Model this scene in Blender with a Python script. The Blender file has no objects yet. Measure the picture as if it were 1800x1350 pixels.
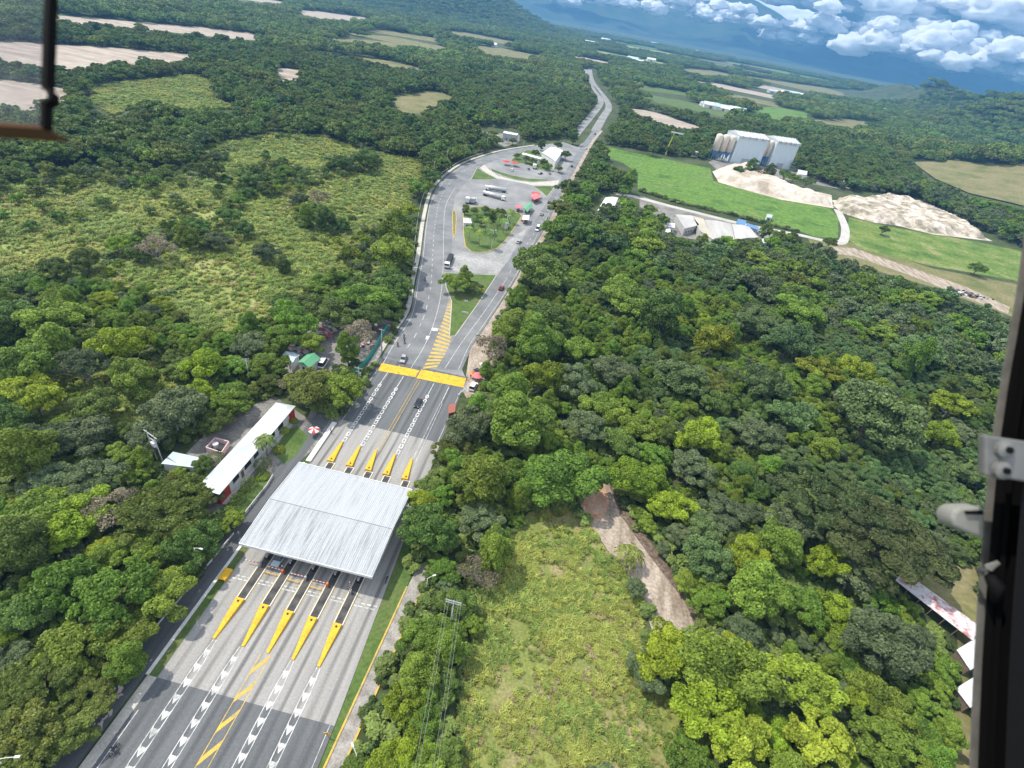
import bpy, bmesh, math, random
import numpy as np
from mathutils import Vector, Matrix, noise as mnoise

S = bpy.context.scene
C = S.collection
R_ = math.radians
rnd = random.Random(7)
NR = np.random.default_rng(11)

# ------------------------------------------------------------------ camera, sky, sun, exposure
F, H = 900.0, 100.0                                   # focal length in photo pixels (1800 wide), flying height in metres
RW = np.array([[0.9734979, 0.22047203, -0.0607776],   # rows: world axes seen in camera axes (right, down, forward)
               [0.17865512, -0.56723001, 0.80394805],
               [0.14277318, -0.79349997, -0.59158568]])
cam = bpy.data.cameras.new('camera')
camo = bpy.data.objects.new('camera', cam); C.objects.link(camo)
M = RW @ np.diag([1, -1, -1])
camo.matrix_world = Matrix([[*M[0], 0], [*M[1], 0], [*M[2], H], [0, 0, 0, 1]])
cam.sensor_width = 36; cam.lens = 18; cam.clip_start = 0.05; cam.clip_end = 60000
cam.dof.use_dof = True; cam.dof.focus_distance = 170; cam.dof.aperture_fstop = 4.5
S.camera = camo

SUN_AZ, SUN_EL = R_(-80), R_(58)                      # azimuth from +Y towards +X
world = bpy.data.worlds.new('World'); S.world = world; world.use_nodes = True
wn, wl = world.node_tree.nodes, world.node_tree.links
sky = wn.new('ShaderNodeTexSky'); sky.sky_type = 'NISHITA'; sky.sun_disc = False
sky.sun_elevation = SUN_EL; sky.sun_rotation = SUN_AZ
tc = wn.new('ShaderNodeTexCoord'); mp = wn.new('ShaderNodeMapping'); mp.inputs['Scale'].default_value = (3, 3, 14)
nz = wn.new('ShaderNodeTexNoise'); nz.inputs['Scale'].default_value = 1.6; nz.inputs['Detail'].default_value = 8; nz.inputs['Roughness'].default_value = .6
rp = wn.new('ShaderNodeValToRGB'); rp.color_ramp.elements[0].position = .36; rp.color_ramp.elements[1].position = .56
rp2 = wn.new('ShaderNodeValToRGB'); rp2.color_ramp.elements[0].position = .42; rp2.color_ramp.elements[1].position = .70
rp2.color_ramp.elements[0].color = (5.6, 6.1, 6.9, 1); rp2.color_ramp.elements[1].color = (11, 11.2, 11.4, 1)
mx = wn.new('ShaderNodeMixRGB'); bg = wn['Background']; bg.inputs['Strength'].default_value = .15
wl.new(tc.outputs['Generated'], mp.inputs['Vector']); wl.new(mp.outputs[0], nz.inputs['Vector'])
wl.new(nz.outputs['Fac'], rp.inputs[0]); wl.new(nz.outputs['Fac'], rp2.inputs[0])
wl.new(rp.outputs[0], mx.inputs[0]); wl.new(sky.outputs[0], mx.inputs[1]); wl.new(rp2.outputs[0], mx.inputs[2])
wl.new(mx.outputs[0], bg.inputs[0])
sl = bpy.data.lights.new('sun', 'SUN'); sl.energy = 3.9; sl.angle = R_(.5); sl.color = (1, .94, .82)
so = bpy.data.objects.new('sun', sl); C.objects.link(so); so.location = (0, 0, 300)
sd = Vector((math.sin(SUN_AZ) * math.cos(SUN_EL), math.cos(SUN_AZ) * math.cos(SUN_EL), math.sin(SUN_EL)))
so.rotation_euler = sd.to_track_quat('Z', 'Y').to_euler()
S.view_settings.view_transform = 'Standard'; S.view_settings.look = 'None'
S.view_settings.exposure = 0.42; S.view_settings.gamma = 1
S.cycles.max_bounces = 5; S.cycles.diffuse_bounces = 3; S.cycles.glossy_bounces = 2
S.cycles.transmission_bounces = 3; S.cycles.transparent_max_bounces = 8; S.cycles.volume_bounces = 0
S.cycles.use_denoising = True

# ------------------------------------------------------------------ helpers
def ray(u, v):
    d = RW @ np.array([u - 900, v - 675, F]); return d
def G(u, v, z=0.0):                                   # photo pixel -> the point of the level z that it shows
    d = ray(u, v); t = (z - H) / d[2]; return Vector((d[0] * t, d[1] * t, z))
def far_pt(u, v, dist):                               # the point at a horizontal distance on that line of sight
    d = ray(u, v); t = dist / math.hypot(d[0], d[1]); return Vector((d[0] * t, d[1] * t, H + d[2] * t))
def near_pt(u, v, depth):
    d = ray(u, v) * depth / F; return Vector((d[0], d[1], H + d[2]))
def PX(P):                                            # (n,3) world -> (n,2) photo pixels, depth
    q = (np.asarray(P, float) - np.array([0, 0, H])) @ RW
    w = np.where(q[:, 2] > 1, q[:, 2], 1)
    uv = np.stack([900 + F * q[:, 0] / w, 675 + F * q[:, 1] / w], 1)
    uv[q[:, 2] <= 1] = -9999
    return uv, q[:, 2]
def inpoly(pts, poly):
    x, y = pts[:, 0], pts[:, 1]; r = np.zeros(len(pts), bool); n = len(poly)
    for i in range(n):
        x1, y1 = poly[i]; x2, y2 = poly[(i + 1) % n]
        c = ((y1 > y) != (y2 > y)) & (x < (x2 - x1) * (y - y1) / (y2 - y1 + 1e-12) + x1)
        r ^= c
    return r

def tag(o, label=None, cat=None, group=None, kind=None):
    if label: o['label'] = label
    if cat: o['category'] = cat
    if group: o['group'] = group
    if kind: o['kind'] = kind
    return o
def thing(name, label, cat, loc=(0, 0, 0), rz=0, group=None, sc=1):
    o = bpy.data.objects.new(name, None); C.objects.link(o); o.empty_display_size = .5
    o.location = loc; o.rotation_euler = (0, 0, rz); o.scale = (sc, sc, sc)
    return tag(o, label, cat, group)
def copy_tree(o, parent=None):
    c = o.copy(); C.objects.link(c)
    if parent: c.parent = parent
    for ch in o.children: copy_tree(ch, c)
    return c

class MB:
    def __init__(s): s.v = []; s.f = []; s.m = []
    def add(s, vs, fs, mi=0):
        b = len(s.v); s.v += [tuple(p) for p in vs]; s.f += [tuple(i + b for i in f) for f in fs]; s.m += [mi] * len(fs); return s
    def box(s, x0, y0, z0, x1, y1, z1, mi=0, rz=0, at=(0, 0, 0)):
        c, n = math.cos(rz), math.sin(rz)
        vs = [(x, y, z) for z in (z0, z1) for x, y in ((x0, y0), (x1, y0), (x1, y1), (x0, y1))]
        vs = [(at[0] + x * c - y * n, at[1] + x * n + y * c, at[2] + z) for x, y, z in vs]
        return s.add(vs, [(3, 2, 1, 0), (4, 5, 6, 7), (0, 1, 5, 4), (1, 2, 6, 5), (2, 3, 7, 6), (3, 0, 4, 7)], mi)
    def prism(s, poly, z0, z1, mi=0):
        n = len(poly)
        a = sum(poly[i][0] * poly[(i + 1) % n][1] - poly[(i + 1) % n][0] * poly[i][1] for i in range(n))
        if a < 0: poly = poly[::-1]
        f0 = z0 if callable(z0) else (lambda x, y: z0); f1 = z1 if callable(z1) else (lambda x, y: z1)
        vs = [(p[0], p[1], f0(p[0], p[1])) for p in poly] + [(p[0], p[1], f1(p[0], p[1])) for p in poly]
        fs = [tuple(range(n - 1, -1, -1)), tuple(range(n, 2 * n))] + [(i, (i + 1) % n, n + (i + 1) % n, n + i) for i in range(n)]
        return s.add(vs, fs, mi)
    def tube(s, pts, r, n=8, mi=0, cap=True):
        pts = [Vector(p) for p in pts]; k = len(pts)
        rs = r if isinstance(r, (list, tuple)) else [r] * k
        vs = []
        for i, p in enumerate(pts):
            d = (pts[min(i + 1, k - 1)] - pts[max(i - 1, 0)])
            d = d.normalized() if d.length > 1e-9 else Vector((0, 0, 1))
            a = d.cross(Vector((0, 0, 1)) if abs(d.z) < .95 else Vector((1, 0, 0))).normalized(); b = d.cross(a)
            for j in range(n):
                t = 2 * math.pi * j / n; vs.append(p + (a * math.cos(t) + b * math.sin(t)) * rs[i])
        fs = [(i * n + j, i * n + (j + 1) % n, (i + 1) * n + (j + 1) % n, (i + 1) * n + j) for i in range(k - 1) for j in range(n)]
        if cap: fs += [tuple(range(n - 1, -1, -1)), tuple(range((k - 1) * n, k * n))]
        return s.add(vs, fs, mi)
    def quad(s, a, b, c, d, mi=0): return s.add([a, b, c, d], [(0, 1, 2, 3)], mi)
    def build(s, name, mats, parent=None, smooth=False, bevel=0):
        me = bpy.data.meshes.new(name); me.from_pydata(s.v, [], s.f)
        for m in (mats if isinstance(mats, (list, tuple)) else [mats]): me.materials.append(m)
        me.polygons.foreach_set('material_index', s.m)
        if smooth: me.polygons.foreach_set('use_smooth', [True] * len(s.f))
        me.update()
        o = bpy.data.objects.new(name, me); C.objects.link(o)
        if parent: o.parent = parent
        if bevel:
            b = o.modifiers.new('bevel', 'BEVEL'); b.width = bevel; b.segments = 2
        return o

# ------------------------------------------------------------------ materials
def newmat(name):
    m = bpy.data.materials.new(name); m.use_nodes = True
    return m, m.node_tree.nodes, m.node_tree.links, m.node_tree.nodes['Principled BSDF']
def srgb(*c): return tuple(((x / 255) / 12.92 if x / 255 < .04045 else ((x / 255 + .055) / 1.055) ** 2.4) for x in c)
def nmat(name, cols, scale=1, rough=.85, stretch=(1, 1, 1), bump=0, detail=6, lo=.35, hi=.65, metal=0, spec=.3, fine=0, finescale=20, rz=0):
    m, n, l, b = newmat(name)
    b.inputs['Roughness'].default_value = rough; b.inputs['Metallic'].default_value = metal
    b.inputs['Specular IOR Level'].default_value = spec
    t = n.new('ShaderNodeTexCoord'); mp = n.new('ShaderNodeMapping'); mp.inputs['Scale'].default_value = stretch; mp.inputs['Rotation'].default_value = (0, 0, rz)
    z = n.new('ShaderNodeTexNoise'); z.inputs['Scale'].default_value = scale; z.inputs['Detail'].default_value = detail; z.inputs['Roughness'].default_value = .6
    r = n.new('ShaderNodeValToRGB'); e = r.color_ramp.elements
    while len(e) < len(cols): e.new(.5)
    for i, c in enumerate(cols):
        e[i].position = lo + (hi - lo) * i / max(1, len(cols) - 1); e[i].color = (*c, 1)
    l.new(t.outputs['Object'], mp.inputs[0]); l.new(mp.outputs[0], z.inputs['Vector']); l.new(z.outputs['Fac'], r.inputs[0])
    out = r.outputs[0]
    if fine:
        z2 = n.new('ShaderNodeTexNoise'); z2.inputs['Scale'].default_value = finescale; z2.inputs['Detail'].default_value = 4
        l.new(t.outputs['Object'], z2.inputs['Vector'])
        mm = n.new('ShaderNodeMapRange'); mm.inputs[1].default_value = .3; mm.inputs[2].default_value = .7; mm.inputs[3].default_value = 1 - fine; mm.inputs[4].default_value = 1 + fine
        l.new(z2.outputs['Fac'], mm.inputs[0])
        vm = n.new('ShaderNodeVectorMath'); vm.operation = 'SCALE'
        l.new(out, vm.inputs[0]); l.new(mm.outputs[0], vm.inputs['Scale']); out = vm.outputs[0]
    l.new(out, b.inputs['Base Color'])
    if bump:
        bp = n.new('ShaderNodeBump'); bp.inputs['Strength'].default_value = 1; bp.inputs['Distance'].default_value = bump
        l.new(z.outputs['Fac'], bp.inputs['Height']); l.new(bp.outputs[0], b.inputs['Normal'])
    return m
def plain(name, c, rough=.5, metal=0, var=.12, scale=3, spec=.4):
    return nmat(name, [tuple(x * (1 - var) for x in c), tuple(min(1, x * (1 + var)) for x in c)], scale, rough, metal=metal, spec=spec)
def leafmat(name, c1, c2, transl=.25, hue=.02, val=.25, posnoise=0):
    m, n, l, b = newmat(name)
    b.inputs['Roughness'].default_value = .55; b.inputs['Specular IOR Level'].default_value = .25
    a = n.new('ShaderNodeAttribute'); a.attribute_name = 'tone'
    r = n.new('ShaderNodeMixRGB'); r.inputs[1].default_value = (*c1, 1); r.inputs[2].default_value = (*c2, 1)
    l.new(a.outputs['Fac'], r.inputs[0])
    oi = n.new('ShaderNodeObjectInfo')
    hs = n.new('ShaderNodeHueSaturation')
    src = oi.outputs['Random']
    if posnoise:
        z = n.new('ShaderNodeTexNoise'); z.inputs['Scale'].default_value = posnoise; z.inputs['Detail'].default_value = 3
        l.new(oi.outputs['Location'], z.inputs['Vector']); 
        mr0 = n.new('ShaderNodeMapRange'); mr0.inputs[1].default_value = .3; mr0.inputs[2].default_value = .7
        l.new(z.outputs['Fac'], mr0.inputs[0]); 
        mixr = n.new('ShaderNodeMath'); mixr.operation = 'MULTIPLY_ADD'; mixr.inputs[1].default_value = .4
        ad = n.new('ShaderNodeMath'); ad.operation = 'MULTIPLY'; ad.inputs[1].default_value = .6
        l.new(mr0.outputs[0], ad.inputs[0]); l.new(oi.outputs['Random'], mixr.inputs[0]); l.new(ad.outputs[0], mixr.inputs[2])
        src = mixr.outputs[0]
    h = n.new('ShaderNodeMapRange'); h.inputs[3].default_value = .5 - hue; h.inputs[4].default_value = .5 + hue
    v = n.new('ShaderNodeMapRange'); v.inputs[3].default_value = 1 - val; v.inputs[4].default_value = 1 + val
    ml = n.new('ShaderNodeMath'); ml.operation = 'FRACT'; m7 = n.new('ShaderNodeMath'); m7.operation = 'MULTIPLY'; m7.inputs[1].default_value = 7.13
    l.new(src, h.inputs[0]); l.new(oi.outputs['Random'], m7.inputs[0]); l.new(m7.outputs[0], ml.inputs[0]); l.new(ml.outputs[0], v.inputs[0])
    l.new(h.outputs[0], hs.inputs['Hue']); l.new(v.outputs[0], hs.inputs['Value']); l.new(r.outputs[0], hs.inputs['Color'])
    l.new(hs.outputs[0], b.inputs['Base Color'])
    tr = n.new('ShaderNodeBsdfTranslucent'); mxs = n.new('ShaderNodeMixShader'); mxs.inputs[0].default_value = transl
    l.new(hs.outputs[0], tr.inputs[0]); l.new(b.outputs[0], mxs.inputs[1]); l.new(tr.outputs[0], mxs.inputs[2])
    l.new(mxs.outputs[0], n['Material Output'].inputs[0])
    return m

MAT = {}
MAT['white'] = plain('white_paint', (.60, .61, .62), .5, var=.14, scale=.6)
MAT['offwhite'] = plain('offwhite_wall', (.62, .61, .58), .8, var=.1)
MAT['grey'] = plain('grey_metal', (.35, .36, .37), .5, var=.12)
MAT['conc'] = plain('concrete_post', (.42, .41, .39), .85, var=.15)
MAT['dark'] = plain('dark_rubber', (.02, .02, .022), .6, var=.2)
MAT['glass'] = plain('dark_glass', (.02, .025, .03), .12, var=.1, spec=.6)
MAT['yellow'] = nmat('yellow_paint', [(.34, .20, .03), (.60, .34, .02), (.68, .40, .025)], 1.3, .7, lo=.28, hi=.5, fine=.22, finescale=6)
MAT['yline'] = nmat('yellow_line', [(.30, .25, .12), (.56, .37, .06)], .5, .8, lo=.32, hi=.58, fine=.2, finescale=8)
MAT['wline'] = nmat('white_line', [(.28, .28, .275), (.60, .60, .58)], .7, .8, lo=.32, hi=.6, fine=.15, finescale=7)
MAT['red'] = plain('red_paint', (.45, .035, .03), .5)
MAT['redwall'] = plain('red_wall', (.38, .045, .035), .75)
MAT['orange'] = plain('orange_paint', (.6, .16, .03), .5)
MAT['pink'] = plain('pink_canvas', (.62, .16, .17), .7)
MAT['green'] = plain('green_roof', (.10, .30, .16), .6)
MAT['teal'] = plain('teal_net', (.02, .26, .20), .8)
MAT['bluer'] = nmat('pale_blue_roof', [(.36, .45, .50), (.48, .56, .60)], .6, .45, stretch=(2, .2, 1))
MAT['blue'] = plain('blue_tarp', (.09, .2, .38), .6)
MAT['bark'] = plain('bark', (.13, .105, .08), .9, var=.3)
MAT['barkpale'] = plain('pale_bark', (.33, .30, .26), .9, var=.2)
MAT['wood'] = plain('weathered_wood', (.16, .12, .09), .85, var=.25)
MAT['skin'] = plain('skin', (.32, .17, .1), .6)
MAT['carblack'] = plain('black_car_paint', (.015, .016, .02), .25, spec=.6)
MAT['carsilver'] = plain('silver_car_paint', (.42, .40, .40), .3, metal=.4)
MAT['carred'] = plain('red_car_paint', (.25, .02, .02), .25)
MAT['carwhite'] = plain('white_car_paint', (.75, .75, .75), .3)
MAT['tank'] = nmat('tank_steel', [(.45, .46, .46), (.62, .62, .6)], .5, .35, metal=.3)
# ------------------------------------------------------------------ ground and far relief
def fbm(x, y, s, o=5, seed=0.0):
    return mnoise.fractal(Vector((x / s, y / s, seed)), 1.0, 2.0, o, noise_basis='PERLIN_ORIGINAL')
CONE = far_pt(690, -32, 3500)
HILLS = []                                            # (x, y, height, radius along sight, across)
for u, v, d, r in ((1588, 150, 3000, 150), (1652, 157, 2700, 150), (1752, 180, 2300, 150), (1700, 174, 2500, 170), (1800, 186, 2000, 190), (1900, 190, 1900, 260), (1530, 152, 3300, 180)):
    p = far_pt(u, v, d); HILLS.append((p.x, p.y, max(10, p.z) * 1.12, r * .72))
p = G(1850, 215, 40); HILLS.append((p.x + 60, p.y + 90, 55, 230))
p = G(1990, 330, 30); HILLS.append((p.x + 60, p.y + 30, 55, 170))
def terrain(x, y):
    z = 0.0
    for hx, hy, hh, hr in HILLS:
        d2 = ((x - hx) ** 2 + (y - hy) ** 2) / (hr * hr)
        if d2 < 9: z = max(z, hh * (math.exp(-d2) - .0001) * (1 + .18 * fbm(x, y, 120, 3)))
    d = math.hypot(x - CONE.x, y - CONE.y) / 1050
    if d < 1: z = max(z, 340 * (1 - d) ** 1.5 * (1 + .35 * fbm(x, y, 330, 5, 3.0)))
    return z
def axis(lo, hi, c, s0, g):
    a = [c]; s = s0
    while a[-1] < hi: a.append(a[-1] + s); s *= g
    b = [c]; s = s0
    while b[-1] > lo: b.append(b[-1] - s); s *= g
    return sorted(b[1:]) + a
gx, gy = axis(-5200, 5200, 0, 22, 1.018), axis(-260, 7060, 200, 22, 1.012)
gv = [(x, y, terrain(x, y)) for y in gy for x in gx]; nx = len(gx)
gf = [(j * nx + i, j * nx + i + 1, (j + 1) * nx + i + 1, (j + 1) * nx + i) for j in range(len(gy) - 1) for i in range(nx - 1)]
m_floor = nmat('forest_floor', [(.030, .045, .015), (.05, .07, .022), (.075, .085, .035)], .05, .95, fine=.35, finescale=.5)
b = MB(); b.add(gv, gf); tag(b.build('ground', m_floor, smooth=True), kind='structure')

# the far mountain range behind the haze
RIDGE = [(-700, -330), (300, -150), (700, -90), (880, -52), (1000, -40), (1120, -34), (1220, -22), (1310, -2), (1350, 18), (1382, 36), (1440, 44), (1513, 49), (1600, 68), (1700, 86), (1800, 104), (1950, 128), (2300, 190), (2900, 300)]
b = MB(); vs = []; nu, nr = 260, 44
for i in range(nu):
    u = -700 + 3600 * i / (nu - 1)
    k = max(j for j in range(len(RIDGE) - 1) if RIDGE[j][0] <= u or j == 0); (u0, v0), (u1, v1) = RIDGE[k], RIDGE[k + 1]
    v = v0 + (v1 - v0) * (u - u0) / (u1 - u0)
    crest = far_pt(u, v, 10500); zc = max(60, crest.z)
    d = Vector((crest.x, crest.y)).normalized()
    for j in range(nr):
        t = j / (nr - 1); r = 7150 + 3350 * min(t / .8, 1.0) + (1500 * (t - .8) / .2 if t > .8 else 0)
        x, y = d.x * r, d.y * r
        prof = (min(t / .8, 1)) ** 1.35 if t <= .8 else 1 - .5 * ((t - .8) / .2)
        z = zc * prof + (430 * (.55 - abs(fbm(x, y, 1500, 5, 8))) * min(1, t * 2.4) * (1 - .80 * prof) if t < .8 else 0) + 22 * fbm(x, y, 260, 4, 2) * (t > .05)
        vs.append((x, y, max(-2, z)))
b.add(vs, [(i * nr + j, i * nr + j + 1, (i + 1) * nr + j + 1, (i + 1) * nr + j) for i in range(nu - 1) for j in range(nr - 1)])
m_mount = nmat('mountain_forest', [(.012, .03, .012), (.03, .05, .02), (.05, .06, .03)], .004, .95, detail=8)
tag(b.build('mountains', m_mount, smooth=True), kind='structure')

# ------------------------------------------------------------------ flat sheets
def sheet_world(name, poly, z, mat, kind='structure'):
    bm = bmesh.new()
    f = bm.faces.new([bm.verts.new((p[0], p[1], z)) for p in poly])
    bmesh.ops.triangulate(bm, faces=[f])
    bmesh.ops.recalc_face_normals(bm, faces=bm.faces[:])
    if sum(q.normal.z for q in bm.faces) < 0: bmesh.ops.reverse_faces(bm, faces=bm.faces[:])
    me = bpy.data.meshes.new(name); bm.to_mesh(me); bm.free(); me.materials.append(mat)
    o = bpy.data.objects.new(name, me); C.objects.link(o); return tag(o, kind=kind)
def sheet(name, px, z, mat): return sheet_world(name, [G(u, v) for u, v in px], z, mat)
def zoom(x0, y0, k, pts): return [(x0 + x / k, y0 + y / k) for x, y in pts]
def ribbon(pts, w0, w1, z=.0):                        # quads between two offsets (left negative) of a world polyline
    out = []
    for i, p in enumerate(pts):
        a, c = Vector(pts[max(0, i - 1)]), Vector(pts[min(len(pts) - 1, i + 1)])
        d = (c - a).to_2d().normalized(); n = Vector((d.y, -d.x))
        out.append(((p[0] + n.x * w0, p[1] + n.y * w0, z), (p[0] + n.x * w1, p[1] + n.y * w1, z)))
    return out
def add_ribbon(mb, pts, w0, w1, z, mi=0, z1=None):
    r = ribbon(pts, w0, w1, z)
    for a, c in zip(r, r[1:]):
        if z1 is None: mb.add([a[0], a[1], c[1], c[0]], [(0, 1, 2, 3)], mi)
        else:
            vs = [(*q[:2], zz) for zz in (z, z1) for q in (a[0], a[1], c[1], c[0])]
            mb.add(vs, [(4, 5, 6, 7), (0, 1, 5, 4), (1, 2, 6, 5), (2, 3, 7, 6), (3, 0, 4, 7)], mi)
def smooth_line(pts, n=6):
    P = [Vector(p) for p in pts]; out = []
    for i in range(len(P) - 1):
        p0, p1, p2, p3 = P[max(0, i - 1)], P[i], P[i + 1], P[min(len(P) - 1, i + 2)]
        for k in range(n):
            t = k / n
            out.append(.5 * ((2 * p1) + (p2 - p0) * t + (2 * p0 - 5 * p1 + 4 * p2 - p3) * t * t + (3 * p1 - p0 - 3 * p2 + p3) * t ** 3))
    return out + [P[-1]]

m_meadow = nmat('meadow_grass', [(.13, .17, .04), (.19, .23, .06), (.25, .27, .095), (.20, .24, .06)], .06, .95, bump=.3, fine=.3, finescale=.9)
m_tall = nmat('tall_grass_floor', [(.27, .22, .13), (.22, .21, .08), (.15, .18, .045), (.20, .22, .06)], .09, .95, fine=.3, finescale=2, lo=.33, hi=.6)
m_bright = nmat('bright_pasture', [(.045, .105, .014), (.075, .155, .018), (.11, .195, .028), (.07, .15, .018), (.14, .19, .045)], .045, .9, fine=.35, finescale=.35, detail=9)
m_lawn = nmat('lawn', [(.05, .09, .02), (.08, .13, .03), (.11, .13, .045)], .12, .95, fine=.25, finescale=1.5)
m_dry = nmat('dry_grass', [(.10, .12, .035), (.16, .15, .06), (.20, .17, .09)], .05, .95, fine=.25, finescale=.6)
m_field = nmat('ploughed_soil', [(.26, .21, .17), (.34, .28, .23), (.40, .35, .28)], .02, .95, stretch=(1, 5, 1), fine=.12, finescale=.12, rz=.25)
m_dirt = nmat('dirt_track', [(.20, .155, .115), (.31, .255, .20), (.41, .345, .28)], .25, .95, stretch=(1.6, .35, 1), rz=.45, fine=.28, finescale=1.4)
m_redd = nmat('red_soil', [(.36, .20, .12), (.40, .25, .17), (.38, .29, .22)], .3, .95, fine=.2, finescale=1.5)
m_gravel = nmat('grey_gravel', [(.12, .115, .105), (.19, .18, .165), (.25, .24, .22)], .12, .95, fine=.25, finescale=1.3)
m_pale = nmat('pale_gravel_road', [(.36, .34, .31), (.48, .46, .43)], .08, .9, fine=.15, finescale=.7)
m_sand = nmat('quarry_sand', [(.33, .27, .21), (.44, .375, .305), (.56, .50, .43), (.47, .40, .33)], .05, .95, bump=.8, fine=.15, finescale=.3)
def road_mat(name, base, var, lane=None, amt=.35):
    m = nmat(name, [tuple(x * (1 - var) for x in base), base, tuple(x * (1 + var) for x in base)], .5, .9, stretch=(1.6, .06, 1), fine=.12, finescale=3, lo=.3, hi=.7)
    if lane:                                          # oil and tyre stains down the middle of each lane
        n, l = m.node_tree.nodes, m.node_tree.links; b = n['Principled BSDF']; src = b.inputs['Base Color'].links[0].from_socket
        t = n.new('ShaderNodeTexCoord'); sx = n.new('ShaderNodeSeparateXYZ'); l.new(t.outputs['Object'], sx.inputs[0])
        a = n.new('ShaderNodeMath'); a.operation = 'MULTIPLY_ADD'; a.inputs[1].default_value = 2 * math.pi / 2.5; a.inputs[2].default_value = 2 * math.pi / 2.5 * lane
        z = n.new('ShaderNodeTexNoise'); z.inputs['Scale'].default_value = .6; mp = n.new('ShaderNodeMapping'); mp.inputs['Scale'].default_value = (1, .03, 1)
        l.new(t.outputs['Object'], mp.inputs[0]); l.new(mp.outputs[0], z.inputs['Vector'])
        ad = n.new('ShaderNodeMath'); ad.operation = 'MULTIPLY_ADD'; ad.inputs[1].default_value = 1.6
        l.new(sx.outputs[0], a.inputs[0]); l.new(z.outputs['Fac'], ad.inputs[0]); l.new(a.outputs[0], ad.inputs[2])
        c = n.new('ShaderNodeMath'); c.operation = 'COSINE'; l.new(ad.outputs[0], c.inputs[0])
        z2 = n.new('ShaderNodeTexNoise'); z2.inputs['Scale'].default_value = .35; mp2 = n.new('ShaderNodeMapping'); mp2.inputs['Scale'].default_value = (1, .08, 1)
        l.new(t.outputs['Object'], mp2.inputs[0]); l.new(mp2.outputs[0], z2.inputs['Vector'])
        mr = n.new('ShaderNodeMapRange'); mr.inputs[1].default_value = .1; mr.inputs[2].default_value = 1; mr.inputs[3].default_value = 0; mr.inputs[4].default_value = amt
        l.new(c.outputs[0], mr.inputs[0])
        mu = n.new('ShaderNodeMath'); mu.operation = 'MULTIPLY'; l.new(mr.outputs[0], mu.inputs[0])
        mr2 = n.new('ShaderNodeMapRange'); mr2.inputs[1].default_value = .35; mr2.inputs[2].default_value = .6; l.new(z2.outputs['Fac'], mr2.inputs[0]); l.new(mr2.outputs[0], mu.inputs[1])
        mi = n.new('ShaderNodeMixRGB'); mi.inputs[2].default_value = (.03, .03, .032, 1); l.new(mu.outputs[0], mi.inputs[0]); l.new(src, mi.inputs[1]); l.new(mi.outputs[0], b.inputs['Base Color'])
    return m
m_asph = road_mat('asphalt', (.115, .12, .125), .25, .75, .35)
m_asph2 = road_mat('dark_asphalt', (.10, .105, .11), .25)
m_road = nmat('grey_road', [(.135, .14, .145), (.17, .175, .18), (.21, .21, .21)], .12, .9, fine=.12, finescale=2)
m_conc = road_mat('concrete_slab', (.29, .28, .265), .16, .75, .62)
m_lot = nmat('parking_asphalt', [(.17, .17, .17), (.22, .22, .22), (.27, .27, .265)], .06, .9, fine=.12, finescale=1)
m_walk = nmat('pale_concrete', [(.36, .34, .30), (.48, .45, .40)], .3, .9, fine=.15, finescale=3)

# fields and clearings, traced on the ground
Z1A = (750, 200, 1800 / 350)
MEADOWS = [
 [(345, 262), (400, 250), (480, 236), (560, 240), (650, 268), (690, 275), (748, 282), (742, 318), (722, 345), (718, 392), (650, 388), (560, 352), (430, 336), (350, 300)],
 [(-300, 360), (-60, 345), (0, 335), (110, 300), (215, 300), (330, 303), (430, 340), (560, 356), (650, 392), (722, 400), (708, 470), (640, 480), (560, 500), (520, 545), (450, 575), (395, 620), (330, 570), (250, 520), (160, 500), (60, 490), (-60, 500), (-300, 560)],
 [(-300, 640), (300, 640), (340, 700), (250, 760), (120, 740), (-300, 800)]]
sheet('meadow', MEADOWS[0], .02, m_meadow); sheet('meadow', MEADOWS[1], .02, m_meadow); sheet('meadow', MEADOWS[2], .02, m_meadow)
UP = [(165, 150), (270, 140), (345, 132), (372, 145), (378, 175), (422, 192), (330, 196), (255, 178), (200, 205), (160, 180)]
sheet('pasture', UP, .02, m_dry)
sheet('pasture', [(752, 255), (800, 248), (835, 252), (832, 262), (790, 282), (758, 275)], .02, m_dry)
FIELDS = [[(-400, 60), (0, 72), (200, 84), (367, 98), (352, 108), (320, 121), (262, 122), (215, 126), (120, 140), (60, 128), (0, 124), (-400, 112)],
          [(-400, 120), (0, 140), (60, 146), (120, 158), (114, 196), (80, 200), (0, 214), (-400, 260)],
          [(85, 26), (190, 34), (335, 46), (440, 58), (492, 71), (430, 70), (350, 62), (200, 46), (95, 41)],
          [(487, 119), (525, 122), (524, 142), (500, 145), (488, 136)],
          [(512, 16), (560, 20), (640, 30), (662, 40), (600, 38), (540, 30)],
          [(1105, 190), (1150, 196), (1195, 212), (1240, 226), (1190, 226), (1130, 206)]]
for f in FIELDS: sheet('ploughed_field', f, .03, m_field)
GREENS = [zoom(1040, 200, 3.913, [(100, 222), (250, 262), (430, 295), (620, 335), (815, 375), (838, 460), (1000, 512), (1300, 580), (1640, 652), (1698, 720), (1694, 855), (1560, 850), (1403, 800), (1180, 745), (1000, 690), (800, 645), (600, 600), (430, 560), (315, 520), (322, 410), (200, 330), (108, 300)]),
          [(1492, 382), (1560, 398), (1690, 420), (1800, 442), (1900, 470), (1900, 530), (1780, 492), (1640, 468), (1520, 440), (1488, 420)],
          [(1316, 190), (1360, 188), (1420, 196), (1418, 208), (1370, 212), (1330, 204)]]
sheet('green_pasture', GREENS[0], .03, m_bright); sheet('green_pasture', GREENS[1], .03, nmat('rough_pasture', [(.06, .11, .018), (.10, .165, .025), (.16, .19, .05), (.27, .24, .15)], .06, .95, fine=.35, finescale=.5, lo=.35, hi=.72, detail=9)); sheet('green_pasture', GREENS[2], .03, m_bright)
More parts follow.
